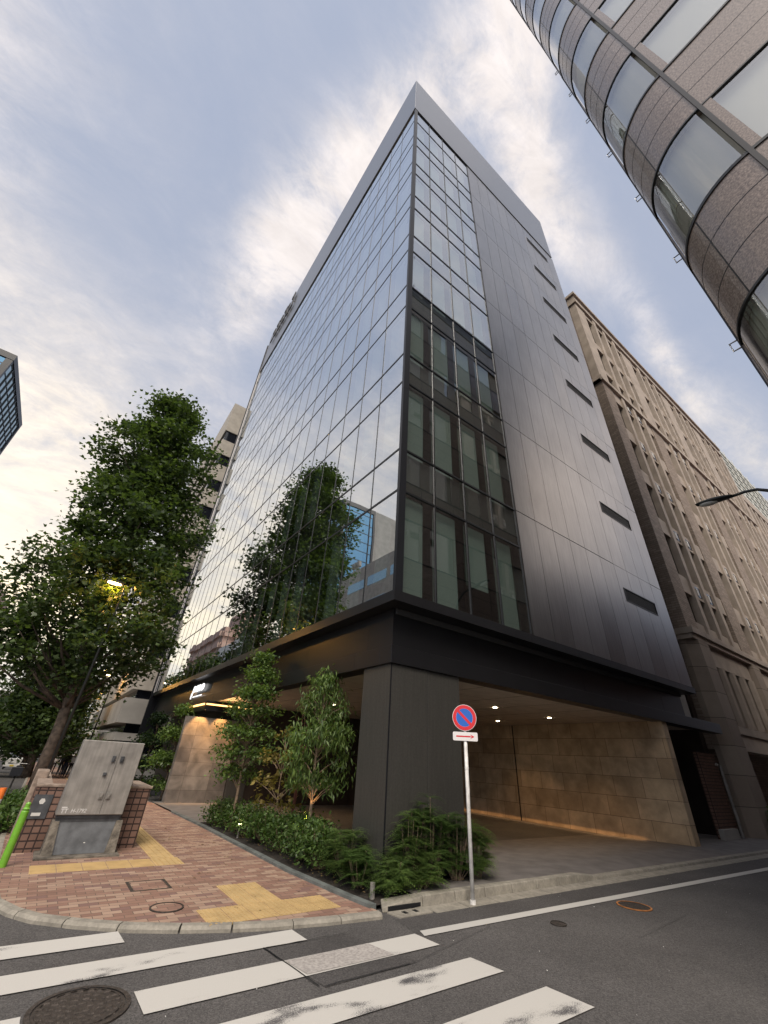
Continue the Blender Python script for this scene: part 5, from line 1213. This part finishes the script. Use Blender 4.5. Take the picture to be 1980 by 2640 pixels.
person(1.33*Dp, 33*Dp, 1.62, 3.0, 'cblack', 'cblack', 'person dressed all in black walking on the far pavement', .1)
person(1.04*Dp, 35*Dp, 1.6, 3.4, 'cwhite', 'cblack', 'person in long white shirt beside the tree trunk', .1)
person(1.62*Dp, 35*Dp, 1.66, 3.3, 'cnavy', 'cblack', 'person in navy jacket behind the group', .1)
person(1.95*Dp, 34*Dp, 1.6, 2.8, 'cbeige', 'cgrey', 'person in beige coat close to the shopfronts', .1)
person(1.8*Dp, 37*Dp, 1.62, 0, 'cblack', 'cgrey', 'person in black coat at the back of the group', .1)

# ------------------------------------------------------------------ small white truck
tx, ty = -1.85, 66; tz = gz(ty)
t = thing('white_truck', (tx, ty, tz), 'small white cab truck approaching on the left road', 'truck')
mb = MB(); w = .72
prof = [(0, .35), (0, 1.0), (.12, 1.12), (.45, 1.72), (.6, 1.78), (1.5, 1.80), (1.6, .35)]
mb.add([(tx-w, ty+a, tz+b) for a, b in prof]+[(tx+w, ty+a, tz+b) for a, b in prof], [tuple(range(6, -1, -1)), tuple(range(7, 14))]+[(i, (i+1) % 7, (i+1) % 7+7, i+7) for i in range(7)]); mb.build('cab', M['truckp'], t, bevel=.03)
mb = MB(); mb.add([(tx-.64, ty+.125, tz+1.16), (tx+.64, ty+.125, tz+1.16), (tx+.60, ty+.41, tz+1.68), (tx-.60, ty+.41, tz+1.68)], [(0, 1, 2, 3)]); mb.build('windscreen', M['carglass'], t)
mb = MB(); mb.box(tx-.72, ty+1.7, tz+.55, tx+.72, ty+3.4, tz+1.9); mb.build('cargo_box', M['white'], t, bevel=.02)
mb = MB(); mb.box(tx-.76, ty-.06, tz+.26, tx+.76, ty+.05, tz+.50); mb.build('bumper', M['truckp'], t, bevel=.02)
for s_ in (-1, 1):
    mb = MB(); mb.box(tx+s_*.56-.12, ty-.012, tz+.70, tx+s_*.56+.12, ty+.03, tz+.86); mb.build('headlight', M['lens'], t)
    for yy_ in (.55, 2.8): mb = MB(); mb.tube([(tx+s_*.56, ty+yy_, tz+.27), (tx+s_*.72, ty+yy_, tz+.27)], .27, 16); mb.build('wheel', M['tyre'], t)
    mb = MB(); mb.box(tx+s_*.86-.06, ty+.25, tz+1.2, tx+s_*.86+.06, ty+.3, tz+1.42); mb.tube([(tx+s_*.72, ty+.27, tz+1.35), (tx+s_*.84, ty+.27, tz+1.35)], .012, 5); mb.build('mirror', M['black'], t)
mb = MB(); mb.box(tx-.18, ty-.07, tz+.30, tx+.18, ty-.061, tz+.46); mb.build('number_plate', M['yellow'], t)
mb = MB(); mb.box(tx-.4, ty-.02, tz+.55, tx+.4, ty-.003, tz+.64); mb.build('grille', M['black'], t)

# ------------------------------------------------------------------ parked bicycle
bx_, by2, bz_ = -.38, 21.6, gz(22)
t = thing('bicycle', (bx_, by2, bz_), 'black bicycle with a front basket parked at the road edge', 'bicycle')
for k_, yy_ in enumerate((0, 1.05)):
    mb = MB(); n_ = 24; P = [(bx_, by2+yy_+.31*math.cos(2*math.pi*i/n_), bz_+.33+.31*math.sin(2*math.pi*i/n_)) for i in range(n_+1)]; mb.tube(P, .018, 6, False)
    wh = mb.build('wheel', M['tyre'], t); mb = MB()
    for i in range(10): a = 2*math.pi*i/10; mb.tube([(bx_, by2+yy_, bz_+.33), (bx_, by2+yy_+.30*math.cos(a), bz_+.33+.30*math.sin(a))], .004, 4)
    mb.build('spokes', M['chrome'], wh)
mb = MB(); q_ = lambda yy_, zz_: (bx_, by2+yy_, bz_+zz_)
for a_, b_ in ((q_(.18, .85), q_(0, .33)), (q_(.2, .78), q_(.5, .32)), (q_(.5, .32), q_(1.05, .33)), (q_(.5, .32), q_(.68, .78)), (q_(.68, .74), q_(1.05, .33)), (q_(.2, .68), q_(.66, .6))): mb.tube([a_, b_], .017, 6)
mb.build('frame', M['black'], t)
mb = MB(); mb.tube([(bx_-.27, by2+.32, bz_+.96), (bx_-.2, by2+.2, bz_+.98), (bx_+.2, by2+.2, bz_+.98), (bx_+.27, by2+.32, bz_+.96)], .014, 6); mb.build('handlebar', M['chrome'], t)
mb = MB(); mb.box(bx_-.09, by2+.6, bz_+.84, bx_+.09, by2+.86, bz_+.9); mb.build('saddle', M['black'], t, bevel=.02)
mb = MB(); mb.box(bx_-.17, by2-.28, bz_+.62, bx_+.17, by2+.06, bz_+.88); mb.build('basket', M['black'], t, bevel=.01)

# traffic light far down the pavement
t = thing('traffic_light', (2.0, 58, gz(58)), 'distant green pedestrian traffic light over the far pavement', 'traffic light')
mb = MB(); mb.tube([(2.3, 58, gz(58)), (2.3, 58, 3.0), (1.95, 58, 3.1)], .06, 6); mb.build('pole', M['steel'], t)
mb = MB(); mb.box(1.75, 57.8, 2.4, 2.05, 58, 3.0); mb.build('housing', M['black'], t)
mb = MB(); mb.box(1.78, 57.78, 2.45, 2.02, 57.799, 2.72); mb.build('signal', M['greenl'], t)
# pipe and low block in the alley beside the stone building
t = thing('downpipe', (19.5, 7.2, 0), 'pale metal pipe on the brick pier in the dark alley', 'pipe')
mb = MB(); mb.tube([(20.6, 6.75, .05), (20.6, 6.75, 2.2), (20.3, 6.75, 2.25)], .05, 8); mb.build('pipe', M['steel'], t)
t = thing('alley_wall', (19.6, 7, 0), 'low dark brick wall closing the alley', 'wall')
mb = MB(); mb.box(19.4, 6.95, 0, 20.9, 7.1, 2.6); mb.build('brickwork', M['tile'], t)
mb = MB(); mb.box(19.2, 6.8, .0, 20.5, 6.95, .35); mb.build('concrete_foot', M['concrete2'], t)
t = shrub((22.6, 6.1, .05), .5, .9, 'round clipped shrub at the foot of the stone pier', M['leafs'], SH_OVAL, .12, 60, 14, 120)
